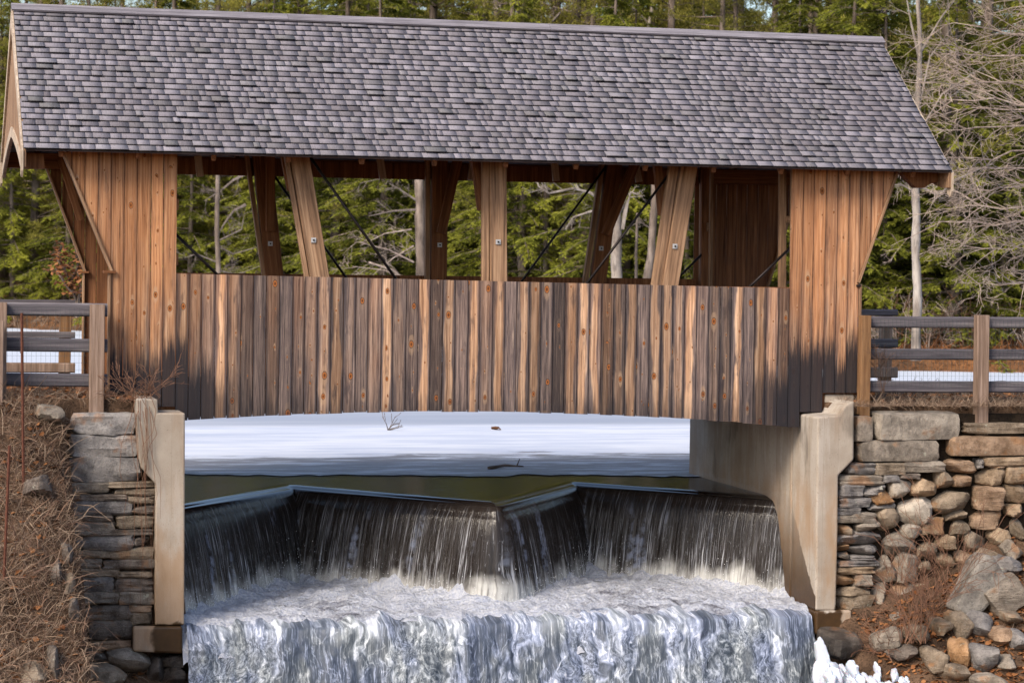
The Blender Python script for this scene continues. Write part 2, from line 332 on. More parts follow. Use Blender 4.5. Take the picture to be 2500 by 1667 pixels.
# ------------------------------------------------------------------ covered bridge
rng = random.Random(7)
ZE, ZR, YE, YR, YB = 2.952, 4.917, -0.40, 2.156, 4.712       # eave and ridge heights, front eave, ridge, back eave
XL, XR = -5.765, 6.603
bridge = empty('covered_bridge', (0.4, 2.15, -0.1), label='weathered wooden covered footbridge with grey shingle roof over the waterfall', cat='covered bridge')
def timber(name, p0, p1, w, d, mat, parent, **kw):           # a beam along p0-p1, w wide in the picture plane, d deep
    p0, p1 = Vector(p0), Vector(p1); z = (p1-p0); L = z.length; z.normalize()
    y = Vector((0, 1, 0)) if abs(z.y) < .8 else Vector((1, 0, 0)); x = y.cross(z).normalized(); y = z.cross(x)
    b = MB(); e = min(w, d)*.06; hw, hd = w/2, d/2
    prof = [(-hw+e, -hd), (hw-e, -hd), (hw, -hd+e), (hw, hd-e), (hw-e, hd), (-hw+e, hd), (-hw, hd-e), (-hw, -hd+e)]
    b.prism(prof, 'z', -L/2, L/2)
    o = bpy.data.objects.new(name, b.mesh(name, mat)); m = Matrix((x, y, z)).transposed().to_4x4(); m.translation = (p0+p1)/2
    o.matrix_basis = m
    return link(o, parent, **kw)
def bar(name, a, b, wpx, Y, d, mat, parent, ext=0.0, **kw):   # beam given by its centre line in the photo, standing in plane Y
    p, q = Vector(PY(*a, Y)), Vector(PY(*b, Y)); q = q + (q-p).normalized()*ext
    return timber(name, p, q, wpx*abs(Y-CAM[1])/FPX/.968, d, mat, parent, **kw)
def board(name, poly, y0, y1, mat, parent, x0, x1, col=None):
    b = MB(); b.prism(poly, 'y', y0, y1); m = b.mesh(name, mat)
    uvl = m.uv_layers.new(name='UVMap')
    for lp in m.loops:
        c = m.vertices[lp.vertex_index].co; uvl.data[lp.index].uv = ((c.x-x0)/(x1-x0), c.z)
    o = bpy.data.objects.new(name, m)
    if col: o.color = (*col, 1)
    return link(o, parent)
ptop = lambda X: 1.40 - .0117*X
def arch(X):
    u = (X-.3)/4.1; return -.312 - .0115*X - .155*u*u
def zbot(X):
    if X < -4.13: return -.075
    if X < -3.76: return -.245
    if X < 4.62: return arch(X)
    if X < 5.02: return -.325
    return -.065
LF = (PY(156, 380, 0), PY(272, 661, 0)); RF = (PY(2186, 425, 0), PY(2092, 690, 0))   # flared wall ends
WL, WR = -4.655, 5.44
def flare(z, side):
    a, b = (LF if side < 0 else RF); t = (z-b[2])/(a[2]-b[2]); t = max(0, t); return b[0] + (a[0]-b[0])*t
def clip(poly, fn):                                          # keep the part of a convex polygon where fn >= 0
    out = []
    for i, p in enumerate(poly):
        q = poly[(i+1) % len(poly)]; a, b = fn(p), fn(q)
        if a >= 0: out.append(p)
        if (a >= 0) != (b >= 0):
            t = a/(a-b); out.append((p[0]+(q[0]-p[0])*t, p[1]+(q[1]-p[1])*t))
    return out
nail_spots = []
def side_wall(Y0, front, LF=LF, RF=RF, WL=WL, WR=WR):
    g = MB(); yb = Y0+.03; ye = yb+.10; a, b = sorted((yb, ye))
    for z0, z1 in ((-.02, .14), (.62, .76)): g.box((WL+.02, a, z0), (WR-.02, b, z1))
    g.box((WL+.9, a, 1.22), (WR-.9, b, 1.36))
    for x0, x1 in ((WL+.03, -3.80), (4.60, WR-.03)):
        g.box((x0, a, 1.55), (x1, b, 1.69)); g.box((x0, a, 2.25), (x1, b, 2.39))
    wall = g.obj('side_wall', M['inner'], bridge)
    tag(wall, 'vertical board side wall with a long window opening' if front else 'far side wall of dark brown boards')
    OPL, OPR = -3.765, 4.525
    cuts = [WL + (WR-WL)*i/61 + (rng.uniform(-.008, .008) if 0 < i < 61 else 0) for i in range(62)]
    cuts = [WL-.165*k for k in range(6, 0, -1)] + cuts + [WR+.165*k for k in range(1, 6)]
    edges = list(zip(cuts[:-1], cuts[1:]))
    for x0, x1 in edges:
        xm = (x0+x1)/2; g0 = .0045
        yj = rng.uniform(-.004, .004)
        for part in (0, 1):
            if OPL < xm < OPR:
                if part: continue
                jb = rng.uniform(-.006, .006) if front else 0
                top = ptop if front else (lambda X: 1.42)
                poly = [(x0+g0, zbot(x0)+jb), (x1-g0, zbot(x1-.01)+jb), (x1-g0, top(x1)), (x0+g0, top(x0))]
                if abs(zbot(x0)-zbot(x1-.01)) > .08: poly[0] = (x0+g0, zbot(xm)); poly[1] = (x1-g0, zbot(xm))
                inn = min(1, max(0, (abs(xm-.4)-3.6)/.5))
                col = (rng.choice((0, 0, .12, .3, .45))*.6 + inn*.3, rng.uniform(.62, 1.55), rng.choice((0, 0, .2, .5, .85, 1, 1)))
            else:
                if part: continue
                zb = zbot(xm); poly = [(x0+g0, zb), (x1-g0, zb), (x1-g0, 3.02), (x0+g0, 3.02)]
                side, (a_, b_), we = (-1, LF, WL) if xm < 0 else (1, RF, WR)
                dx, dz = a_[0]-b_[0], a_[2]-b_[2]
                if (xm-we)*side > 0: poly = clip(poly, lambda p: -side*((p[0]-we)*dz - (p[1]-b_[2])*dx))
                else: poly = clip(poly, lambda p: -side*(p[0]-we))
                if len(poly) < 3: continue
                col = (rng.uniform(.65, 1.0), rng.uniform(.8, 1.2), rng.uniform(.5, 1))
            if len(poly) < 3: continue
            if front:
                board('siding_board', poly, Y0-.022+yj, Y0+.003+yj, M['siding'], wall, x0, x1, col)
            else:
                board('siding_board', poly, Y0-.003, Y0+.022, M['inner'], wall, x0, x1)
    # plumb and flared edge trims
    for side, (a_, b_), we in ((-1, LF, WL), (1, RF, WR)):
        s = -side
        p0 = Vector((a_[0], Y0, a_[2])); p1 = Vector((b_[0], Y0, b_[2])); off = Vector((s*.0, 0, 0))
        m = M['timber']
        timber('edge_trim', p0+off, p1+off, .028, .16, m, wall)
        timber('edge_trim', (we-.016*s, Y0, b_[2]-.03), (we-.016*s, Y0, -.06), .026, .13, m, wall)
        if side < 0: timber('trim_block', (b_[0]-.10, Y0, b_[2]-.015), (b_[0]+.05, Y0, b_[2]-.015), .03, .18, M['inner'], wall)
        else: timber('trim_block', (b_[0]-.02, Y0, b_[2]-.04), (b_[0]+.03, Y0, b_[2]-.04), .03, .14, M['iron'], wall)
    return wall
wall_near = side_wall(0.0, True)
_rb = PY(1872, 700, 4.31); _rt = (_rb[0]+.50, 4.31, _rb[2]+1.6)
wall_far = side_wall(4.31, False, (PY(102, 380, 4.31), PY(207, 662, 4.31)), (_rt, _rb), -4.62, 5.71)
# deck, joists and the arched girders under it
b = MB(); b.box((WL-.3, .06, -.10), (WR+.3, 4.25, -.04)); deck = b.obj('deck', M['inner'], bridge)
for yy in (.14, 4.17):
    b = MB(); xs = np.linspace(-3.72, 4.58, 21)
    poly = [(x, arch(x)+.02) for x in xs] + [(4.58, -.105), (-3.72, -.105)]
    b.prism(poly, 'y', yy-.07, yy+.07); b.obj('girder', M['inner'], bridge)
for x0, x1 in ((-4.12, -3.74), (4.64, 5.40)):
    b = MB(); b.box((x0, .05, -.31), (x1, 4.25, -.105)); b.obj('bearing_sill', M['inner'], bridge)
# top plates and collar ties
for yy, zz in ((.12, 2.97), (4.20, 2.88)):
    timber('top_plate', (XL+.02, yy, zz+.10), (XR-.02, yy, zz+.10), .22, .16, M['inner'], bridge)
b = MB(); b.box((-4.6, 4.08, 2.83), (4.5, 4.11, 3.06)); b.obj('header_board', M['inner'], bridge)
for px, lean in ((489, -6), (935, -8), (1150, 6), (1358, -6), (1560, -12)):
    bar('rafter_tail', (px+lean, 380), (px, 432 + (px-489)*.012), 17, 3.95, .05, M['trim'], bridge)
for xx in np.linspace(-5.3, 6.1, 13):
    for sgn in (-1, 1):
        yA = YE+.12 if sgn < 0 else YB-.12
        zA = ZE-.12+.12*.77
        timber('rafter', (xx, yA, zA), (xx, YR, ZR-.14), .06, .13, M['inner'], bridge)
# truss posts (lean read off the photo), knee braces, bolted plates
def plate(px, py, Y, parent, s=.032):
    c = PY(px, py, Y); b = MB(); b.box((c[0]-s, Y-.016, c[2]-s), (c[0]+s, Y, c[2]+s)); o = b.obj('washer_plate', M['plate'], parent)
    b = MB(); b.tube([(c[0], Y-.034, c[2]), (c[0], Y-.013, c[2])], .013, 6); b.obj('bolt', M['iron'], o)
z5 = lambda x, y: (440+x/3.136, 360+y/3.136); z6 = lambda x, y: (1000+x/3.136, 360+y/3.136); z7 = lambda x, y: (1560+x/3.136, 360+y/3.136)
YN, YF = .26, 4.02
p = bar('truss_post', z5(905, 40), z5(1064, 985), 45, YN, .14, M['timber'], bridge, .6); plate(*z5(1020, 710), YN-.072, p)
bar('post_cheek', z5(806, 40), z5(965, 985), 10, YN+.02, .10, M['timber'], bridge, .6)
p = bar('truss_post', z6(668, 60), z6(676, 1010), 42, YN, .14, M['timber'], bridge, .6); plate(*z6(677, 724), YN-.072, p)
bar('post_cheek', z6(577, 60), z6(577, 1010), 16, YN+.02, .10, M['timber'], bridge, .6)
p = bar('truss_post', z7(382, 110), z7(232, 1045), 42, YN, .14, M['timber'], bridge, .6); plate(*z7(274, 757), YN-.072, p)
bar('post_cheek', z7(268, 110), z7(132, 1045), 24, YN+.02, .10, M['timber'], bridge, .6)
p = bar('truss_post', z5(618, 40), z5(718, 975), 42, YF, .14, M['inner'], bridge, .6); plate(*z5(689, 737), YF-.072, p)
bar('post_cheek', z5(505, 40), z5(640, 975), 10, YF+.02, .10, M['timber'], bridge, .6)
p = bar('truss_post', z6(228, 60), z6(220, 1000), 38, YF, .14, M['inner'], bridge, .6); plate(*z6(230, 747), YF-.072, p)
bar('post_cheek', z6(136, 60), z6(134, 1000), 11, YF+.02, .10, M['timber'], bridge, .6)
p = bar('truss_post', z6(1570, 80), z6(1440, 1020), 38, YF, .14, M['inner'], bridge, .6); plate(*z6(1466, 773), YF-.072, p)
bar('post_cheek', z6(1480, 80), z6(1345, 1020), 12, YF+.02, .10, M['timber'], bridge, .6)
for a, b_, w, Y in ((z5(690, 50), z5(690, 640), 21, YF-.14), (z6(370, 80), z6(240, 655), 22, YF-.14), (z6(1730, 110), z6(1500, 670), 22, YF-.14),
                    (z5(790, 50), z5(845, 330), 16, YN+.2), (z6(500, 80), z6(552, 480), 20, YN+.2), (z7(140, 130), z7(180, 520), 20, YN+.2)):
    bar('knee_brace', a, b_, w, Y, .10, M['inner'], bridge)
# upright studs framing the far end bay
bar('stud', z7(503, 150), z7(500, 1050), 21, YF-.02, .10, M['inner'], bridge, .8); bar('stud', z7(556, 150), z7(546, 1060), 8, YF-.2, .06, M['timber'], bridge, .8)
bar('stud', z7(1097, 160), z7(1095, 1075), 17, .55, .09, M['timber'], bridge, .8); bar('stud', z7(1178, 170), z7(1175, 1075), 10, .10, .08, M['timber'], bridge, .8)
bar('stud', z7(475, 150), z7(471, 1040), 6, YF+.1, .06, M['timber'], bridge, .8)
bar('blocking', z7(1125, 552), z7(1165, 552), 18, .5, .08, M['timber'], bridge); bar('blocking', z7(520, 610), z7(552, 610), 22, YF-.1, .06, M['timber'], bridge)
# steel tension rods
for a, b_, Y, r in ((z5(995, 75), z5(1640, 990), YN+.05, .019), (z5(725, 225), z5(1265, 990), YF-.05, .019), (z5(-60, 640), z5(280, 970), YN+.05, .019),
                    (z6(1500, 150), z6(868, 1012), YF-.05, .018), (z6(2015, 165), z6(1370, 1025), YN+.05, .018), (z7(1165, 762), z7(850, 1065), YN+.05, .019),
                    (z7(560, 740), z7(288, 1010), YF-.05, .019)):
    p, q = Vector(PY(*a, Y)), Vector(PY(*b_, Y)); q = q + (q-p)*.25
    b = MB(); b.tube([p, q], r, 8); b.obj('tension_rod', M['iron'], bridge, True)
# far sill seen over the near parapet
b = MB(); b.box((-3.7, 4.12, 1.33), (4.5, 4.27, 1.425)); b.obj('sill_rail', M['inner'], bridge)

# roof: sheathing slab, shingles, ridge boards
sl = Vector((0, YR-YE, ZR-ZE)); SL = sl.length; sd_ = sl/SL; nn = Vector((0, -sd_.z, sd_.y))
b = MB()
for sg in (-1, 1):
    e = Vector((0, YE if sg < 0 else YB, ZE)); r = Vector((0, YR, ZR)); n2 = Vector((0, sg*sd_.z, sd_.y))
    e = e + Vector((0, -sg*.02, .016)); q = [e-n2*.014, r-n2*.014, r-n2*.034, e-n2*.034]
    b.prism([(v.y, v.z) for v in q], 'x', XL+.02, XR-.02)
roof = b.obj('roof', M['rail'], bridge)
NROW = 25; EXP = (SL-.06)/NROW; pieces = []
for r in range(NROW):
    x = XL - rng.uniform(0, .1); s0 = r*EXP; rowv = .47 + rng.gauss(0, .035)
    while x < XR:
        w = rng.choice((.09, .12, .14, .17, .2, .23, .26))*rng.uniform(.9, 1.1); a, c = max(x, XL), min(x+w, XR); x += w
        if c-a < .02: continue
        raised = rng.random() < .08
        lift = rng.uniform(.016, .024) if raised else rng.uniform(.0, .0012)
        th = rng.uniform(.0170, .0180); js = rng.uniform(-.002, .002) - (.018 if raised else 0); g0 = .0006
        P = []
        for xx in (a+g0, c-g0):
            tilt = rng.uniform(-.0006, .0006)
            for ss, hh, tk in ((s0+js, .012+lift+tilt, th), (s0+js+EXP*1.9, -.012, .006)):
                base = Vector((xx, YE, ZE)) + sd_*ss
                P.append(base + nn*(hh+tk)); P.append(base + nn*hh)
        val = min(1, max(.15, rowv + rng.gauss(0, .068))); moss = rng.random()**2*(1 if raised else .55) + (.3 if raised else 0)
        if raised: val = min(1, val+.12)
        pieces.append((P, (val, min(1, moss), rng.random()), (c-a)*(1.0 - .02*(a+6)) - .012*s0))
pieces.sort(key=lambda p: -p[2])
FS = [(0, 4, 6, 2), (1, 3, 7, 5), (0, 1, 5, 4), (0, 2, 3, 1), (4, 5, 7, 6), (2, 6, 7, 3)]
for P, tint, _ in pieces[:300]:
    m = npmesh('shingle', [tuple(v) for v in P], FS, M['shingle'], attr=[('tint', 'FACE', np.array([tint, tint, (0, 0, tint[2]), tint, tint, tint]))])  # third face is the butt: end-grain tone, darkened further as painted course shadow
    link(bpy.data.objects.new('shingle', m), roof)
V = []; F = []; A = []
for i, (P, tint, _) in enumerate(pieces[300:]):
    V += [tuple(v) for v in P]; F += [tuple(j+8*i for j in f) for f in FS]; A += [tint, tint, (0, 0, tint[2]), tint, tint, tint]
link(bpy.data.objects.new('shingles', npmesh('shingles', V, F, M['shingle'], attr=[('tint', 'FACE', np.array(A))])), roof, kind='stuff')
b = MB(); q = [Vector((0, YB, ZE)), Vector((0, YR, ZR))]; n2 = Vector((0, sd_.z, sd_.y))
b.prism([(v.y, v.z) for v in (q[0], q[1], q[1]+n2*.02, q[0]+n2*.02)], 'x', XL, XR)
o = b.obj('back_shingles', M['shingle'], roof)
for x0, x1 in ((XL-.03, -2.1), (-2.096, 1.6), (1.604, XR-.55), (XR-.546, XR+.02)):
    for sg in (-1, 1):
        n2 = Vector((0, sg*sd_.z, sd_.y)); d2 = Vector((0, sg*sd_.y, -sd_.z)); a = Vector((0, YR, ZR+.05)); 
        qq = [a+n2*.0, a+d2*.15, a+d2*.15+n2*.026, a+n2*.026]
        b = MB(); b.prism([(v.y, v.z) for v in qq], 'x', x0, x1); b.obj('ridge_board', M['ridge'], roof)
# gables: board infill with a shallow arch, pale barge boards and arch trim
def gable(X, sg):
    t0, t1 = (X, X+.03) if sg < 0 else (X-.03, X)
    yf, yb = YE+.02, YB-.02; leg = .30; zl = 2.74; ap = 3.22
    def under(y): return ZE - .03 + (ZR-ZE)*(1-abs(y-YR)/(YR-YE))
    g = empty('gable', (X, YR, ZE), bridge)
    ar = []
    for i in range(13):
        u = -1+2*i/12; y = YR+u*(YR-YE-.34); ar.append((y, zl + (ap-zl)*(1-abs(u)**1.25)**.9))
    N = 24
    for k in range(N):                                       # each vertical board between arch and rake
        y0 = yf+(yb-yf)*k/N; y1 = yf+(yb-yf)*(k+1)/N - .004
        def lo(y):
            u = (y-YR)/(YR-YE-.34); return zl if abs(u) >= 1 else zl + (ap-zl)*(1-abs(u)**1.25)**.9
        poly = [(y0, lo(y0)), (y1, lo(y1))] + ([(y1, under(y1)), (YR, under(YR)), (y0, under(y0))] if y0 < YR < y1 else [(y1, under(y1)), (y0, under(y0))])
        b = MB(); b.prism(poly, 'x', t0, t1); b.obj('gable_board', M['timber'], g)
    o0, o1 = (X-.03, X-.003) if sg < 0 else (X+.003, X+.03)
    for s_ in (-1, 1):
        ye = YE if s_ < 0 else YB; d2 = Vector((0, s_*-sd_.y, sd_.z)); e = Vector((0, ye, ZE-.01))
        d2 = (Vector((0, YR, ZR)) - Vector((0, ye, ZE))).normalized(); dn = Vector((0, -d2.z*(1 if s_ < 0 else -1), d2.y*(1 if s_ < 0 else -1)))
        dn = Vector((0, 0, -1))
        qq = [e, Vector((0, YR, ZR-.01)), Vector((0, YR, ZR-.24)), e+Vector((0, -s_*.15, .02)), e+Vector((0, -s_*.15, -.28)), e+Vector((0, -s_*.05, -.33)), e+Vector((0, 0, -.25))]
        b = MB(); b.prism([(v.y, v.z) for v in qq], 'x', o0, o1); b.obj('barge_board', M['trim'], g)
    inn = [(y, z) for y, z in ar]; outr = [(YR+(y-YR)*1.0, z+.13) for y, z in ar]
    p0, p1 = (X-.02, X-.001) if sg < 0 else (X+.001, X+.02)
    for i in range(12):
        b = MB(); b.prism([inn[i], inn[i+1], outr[i+1], outr[i]], 'x', p0, p1); b.obj('arch_trim', M['trim'], g)
    return g
gable(XL, -1); gable(XR, 1)
# shaped outrigger bracket carrying the roof past the right end of the wall
zz8 = lambda x, y: PY(1860+x/3.136, y/3.136, .05)
poly = [zz8(1045, 1318), zz8(1165, 1440), zz8(1230, 1440), zz8(1262, 1415), zz8(1310, 1398), zz8(1350, 1390), zz8(1400, 1395), zz8(1425, 1318)]
b = MB(); b.prism([(q[0], q[2]) for q in poly], 'y', -.02, .12); b.obj('outrigger_bracket', M['inner'], bridge)
zz1 = lambda x, y: PY(x/3.136, y/3.136, .05)
poly = [zz1(185, 1180), zz1(330, 1180), zz1(340, 1295), zz1(190, 1295)]
b = MB(); b.prism([(q[0], q[2]) for q in poly], 'y', -.02, .12); b.obj('outrigger_bracket', M['inner'], bridge)
# dark diagonal brace inside the left portal
bar('portal_brace', (148, 385), (197, 538), 17, 4.12, .08, M['inner'], bridge)

# ------------------------------------------------------------------ concrete abutments
def px_poly(pts, Y): return [(lambda q: (q[0], q[2]))(PY(*p, Y)) for p in pts]
def bevel(o, w=.02):
    m = o.modifiers.new('bevel', 'BEVEL'); m.width = w; m.segments = 2; m.limit_method = 'ANGLE'; return o
YP = -.60; ZW = -1.58
ab = empty('concrete_abutment', (-4.0, -.3, -3.3), label='narrow concrete abutment with vines beside the left stone wall', cat='abutment', group='bridge abutments')
b = MB(); b.prism(px_poly([(333, 972), (385, 974), (386, 1008), (452, 1008), (450, 1526), (378, 1526), (380, 1182), (345, 1142), (335, 1100)], YP), 'y', YP, 4.9)
bevel(b.obj('abutment_wall', M['concrete'], ab))
b = MB(); b.prism(px_poly([(325, 1529), (446, 1529), (446, 1596), (325, 1590)], YP-.06), 'y', YP-.06, .5); bevel(b.obj('footing', M['concrete'], ab), .03)
ab2 = empty('concrete_abutment', (4.9, -.3, -3.2), label='broad pale concrete abutment with a long inner wall beside the falls', cat='abutment', group='bridge abutments')
q = px_poly([(1995, 1018), (2050, 1013), (2056, 1000), (2070, 984), (2086, 978), (2085, 1122), (2047, 1161), (2046, 1300), (2041, 1490), (1994, 1490)], YP)
q[0] = (4.65, q[0][1]); q[-1] = (4.67, q[-1][1])
b = MB(); b.prism(q, 'y', YP, .34); bevel(b.obj('abutment_wall', M['concrete'], ab2), .025)
b = MB(); b.box((4.652, .338, -3.2), (5.5, 4.75, -.37)); bevel(b.obj('inner_wall', M['concrete'], ab2), .02)
b = MB(); b.prism(px_poly([(1992, 1491), (2080, 1489), (2080, 1549), (1990, 1549)], YP-.05), 'y', YP-.05, .6); bevel(b.obj('footing', M['concrete'], ab2), .03)
b = MB(); b.box((5.0, .02, -.36), (5.42, .33, -.09)); bevel(b.obj('back_block', M['concrete'], ab2), .02)
# ------------------------------------------------------------------ ground, banks, pond, falls
def heightfield(name, xs, ys, fn, mat, **kw):
    Xg, Yg = np.meshgrid(xs, ys, indexing='ij'); P = np.stack([Xg, Yg, fn(Xg, Yg)], -1)
    return link(bpy.data.objects.new(name, gridmesh(name, P, mat)), None, **kw)
sm = lambda x, a, b: (lambda t: t*t*(3-2*t))(np.clip((x-a)/(b-a), 0, 1))
def shore(X): return np.interp(X, [-60, -30, -6, 8, 16, 22, 30, 60], [78, 82, 81, 66, 50, 40, 37, 34])
heightfield('ground', np.linspace(-900, 900, 31), np.linspace(-900, 900, 31), lambda X, Y: X*0-6.5, M['forest'], kind='structure')
heightfield('far_bank', np.linspace(-90, 140, 116), np.concatenate([np.linspace(30, 110, 81), np.linspace(115, 320, 30)]),
            lambda X, Y: -2.1 + .72*np.clip(Y-shore(X)+.8, 0, 1.6) + .055*np.clip(Y-shore(X)-1, 0, 40) + .22*np.clip(Y-shore(X)-35, 0, 90) + .25*vnoise(X*.2, Y*.2) , M['forest'], kind='structure')
def left_h(X, Y):
    z = -.12 + .05*vnoise(X*.9, Y*.9) - .72*np.clip(-.55-Y, 0, 9) - 1.9*sm(Y, 5.2, 8.5)
    z = z + .16*vnoise(X*.7, Y*.7, 3.3)*sm(-Y, .5, 1.6)
    ed = np.where(Y < -.35, -5.28 + .12*vnoise(X*0, Y*1.3, 9.0), np.where(Y > 4.5, -4.4, -3.95))
    return z - 3.2*sm(X-ed, .0, .35) - .25*sm(X-ed, -.5, 0)
heightfield('left_bank', np.concatenate([np.linspace(-60, -13, 16), np.linspace(-12.6, -3.4, 110)]), np.linspace(-11, 10, 170), left_h, M['soil'], kind='structure')
def right_h(X, Y):
    top = -.18 + .05*vnoise(X*.9, Y*.9) - 1.9*sm(Y, 5.2, 8.5)
    slope = -2.95 + .36*np.clip(X-5.4, -1, 12) + .60*(Y+.6) + .15*vnoise(X*.9, Y*.9, 5)
    z = np.where(Y > -.2, top, np.minimum(slope, top-1.2))
    return z - 2.0*sm(4.95-X, -.1, .5)*(Y < -.2) - 3.0*sm(4.9+.5*np.clip(Y-4.3, 0, 20)-X, -.1, .1)*(Y > -.2)
heightfield('right_bank', np.concatenate([np.linspace(4.3, 12, 100), np.linspace(12.6, 70, 20)]), np.concatenate([np.linspace(-11, -.8, 60), np.linspace(-.6, -.3, 5), np.linspace(-.1, 10, 50)]), right_h, M['soil'], kind='structure')

def mat_ice():
    t = T('pond_ice_and_snow'); p = t.pos(); s = t.sep(p)
    w = t.noise(t.map(p, (.12, .55, 1)), 1, 5, .55); w2 = t.noise(t.map(p, (.5, 2.2, 1)), 1, 5, .6); f = t.noise(p, 14, 4, .7)
    y = t.math('ADD', s[1], t.math('MULTIPLY', t.math('SUBTRACT', w, .5), 2.0))
    front = t.step(t.math('ADD', y, t.math('ADD', t.math('MULTIPLY', t.math('SUBTRACT', w2, .5), 3.4), t.math('MULTIPLY', t.math('SUBTRACT', t.noise(t.map(p, (1.4, 1.6, 1)), 1, 5, .65), .5), 1.6))), 8.1, 8.4)      # bare grey ice -> snow
    back = t.step(y, 15.0, 16.2)                                                                         # snow -> thin blue-grey crust
    ice = t.mix(t.step(t.noise(t.map(p, (.9, 4.5, 1)), 1, 5, .65), .50, .60), (.215, .205, .225), (.50, .53, .60))
    snow = t.mix(t.step(w2, .35, .65), (.47, .52, .64), (.63, .66, .73))
    crust = t.mix(t.step(w, .35, .65), (.30, .34, .43), (.40, .43, .50))
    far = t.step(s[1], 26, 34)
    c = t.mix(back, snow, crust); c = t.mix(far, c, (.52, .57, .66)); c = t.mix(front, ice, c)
    r = t.math('ADD', .42, t.math('MULTIPLY', front, .4))
    return t.end(t.bsdf(c, r, t.bump(t.math('ADD', f, w2), .004, .35), .5))
def mat_water():
    t = T('dark_pond_water'); p = t.pos(); n = t.noise(t.map(p, (1.2, 5, 1)), 1, 3, .5)
    a = t.noise(t.map(p, (2, 9, 1)), 1, 4, .6)
    c = t.mix(n, (.008, .006, .004), (.020, .014, .007))
    return t.end(t.bsdf(c, .16, t.bump(a, .02, .5), .28, IOR=1.33))
def mat_nappe():                                             # u metres along the crest, v metres down the fall
    t = T('falling_water'); uv = t.sep(t.uv()); u, v = uv[0], uv[1]
    wob = t.math('MULTIPLY', t.math('SUBTRACT', t.noise(t.comb(t.math('MULTIPLY', u, 3.0), t.math('MULTIPLY', v, 2.0), 0.0), 1, 3), .5), .05)
    uu = t.math('ADD', u, t.math('MULTIPLY', wob, v))
    a = t.noise(t.comb(t.math('MULTIPLY', uu, 62.0), t.math('MULTIPLY', v, 1.3), 0.0), 1, 4, .65)
    b = t.noise(t.comb(t.math('MULTIPLY', uu, 21.0), t.math('MULTIPLY', v, .7), 7.0), 1, 4, .6)
    sp = t.noise(t.comb(t.math('MULTIPLY', uu, 85.0), t.math('MULTIPLY', v, 11.0), 3.0), 1, 3, .6)
    big = t.noise(t.comb(t.math('MULTIPLY', uu, 2.1), t.math('MULTIPLY', v, .35), 1.0), 1, 3, .6)
    blk = t.noise(t.comb(t.math('MULTIPLY', uu, 9.0), t.math('MULTIPLY', v, 9.0), 5.0), 1, 4, .6)
    grow = t.step(v, .10, 1.1)
    clump = t.noise(t.comb(t.math('MULTIPLY', uu, 6.5), t.math('MULTIPLY', v, .5), 11.0), 1, 4, .65)
    s = t.math('MULTIPLY', t.step(t.math('ADD', a, t.math('MULTIPLY', t.math('SUBTRACT', clump, .5), .40)), .53, .76), t.math('ADD', .25, t.math('MULTIPLY', grow, .75)))
    s = t.math('ADD', s, t.math('MULTIPLY', t.math('MULTIPLY', t.step(b, .55, .72), grow), .22))
    patch = t.math('MULTIPLY', t.math('MULTIPLY', t.step(big, .57, .66), t.step(v, .10, .5)), t.step(blk, .38, .62))
    s = t.math('ADD', s, t.math('MULTIPLY', patch, .18))
    s = t.math('ADD', s, t.math('MULTIPLY', t.math('MULTIPLY', t.step(sp, .62, .72), grow), .5))
    s = t.math('MULTIPLY', s, t.step(v, .02, .22), clamp=True)
    c = t.mix(s, t.mix(b, (.008, .007, .007), (.036, .028, .024)), (.58, .60, .66))
    aer = t.math('MULTIPLY', t.step(t.math('ADD', v, t.math('MULTIPLY', t.math('SUBTRACT', t.noise(t.comb(t.math('MULTIPLY', u, 2.6), v, 2.0), 1, 4, .65), .5), 1.1)), 1.02, 1.45), t.step(a, .20, .50))
    c = t.mix(t.math('MULTIPLY', patch, .4), c, (.24, .30, .46)); c = t.mix(t.math('MULTIPLY', aer, .85), c, (.66, .66, .64))
    h = t.math('ADD', t.math('MULTIPLY', a, t.step(v, .05, .4)), t.math('MULTIPLY', t.math('MULTIPLY', sp, .6), grow))
    return t.end(t.bsdf(c, t.math('ADD', .05, t.math('MULTIPLY', s, .4)), t.bump(h, .02, .7), .5, IOR=1.33))
def mat_foam():
    t = T('white_water_foam'); p = t.pos(); n = t.noise(t.map(p, (1, 2.2, 1)), 3.0, 6, .65, .8); f = t.noise(p, 26, 5, .7)
    g = t.attr('foam').outputs['Fac']
    k = t.step(t.math('ADD', t.math('ADD', n, t.math('MULTIPLY', f, .35)), t.math('MULTIPLY', t.math('SUBTRACT', g, .5), 1.2)), .40, .76)
    c = t.mix(k, (.15, .15, .185), t.mix(t.step(f, .35, .65), (.46, .50, .63), (.70, .72, .78)))
    return t.end(t.bsdf(c, .55, t.bump(t.math('ADD', f, t.math('MULTIPLY', n, 1.5)), .06, 1.0), .4))
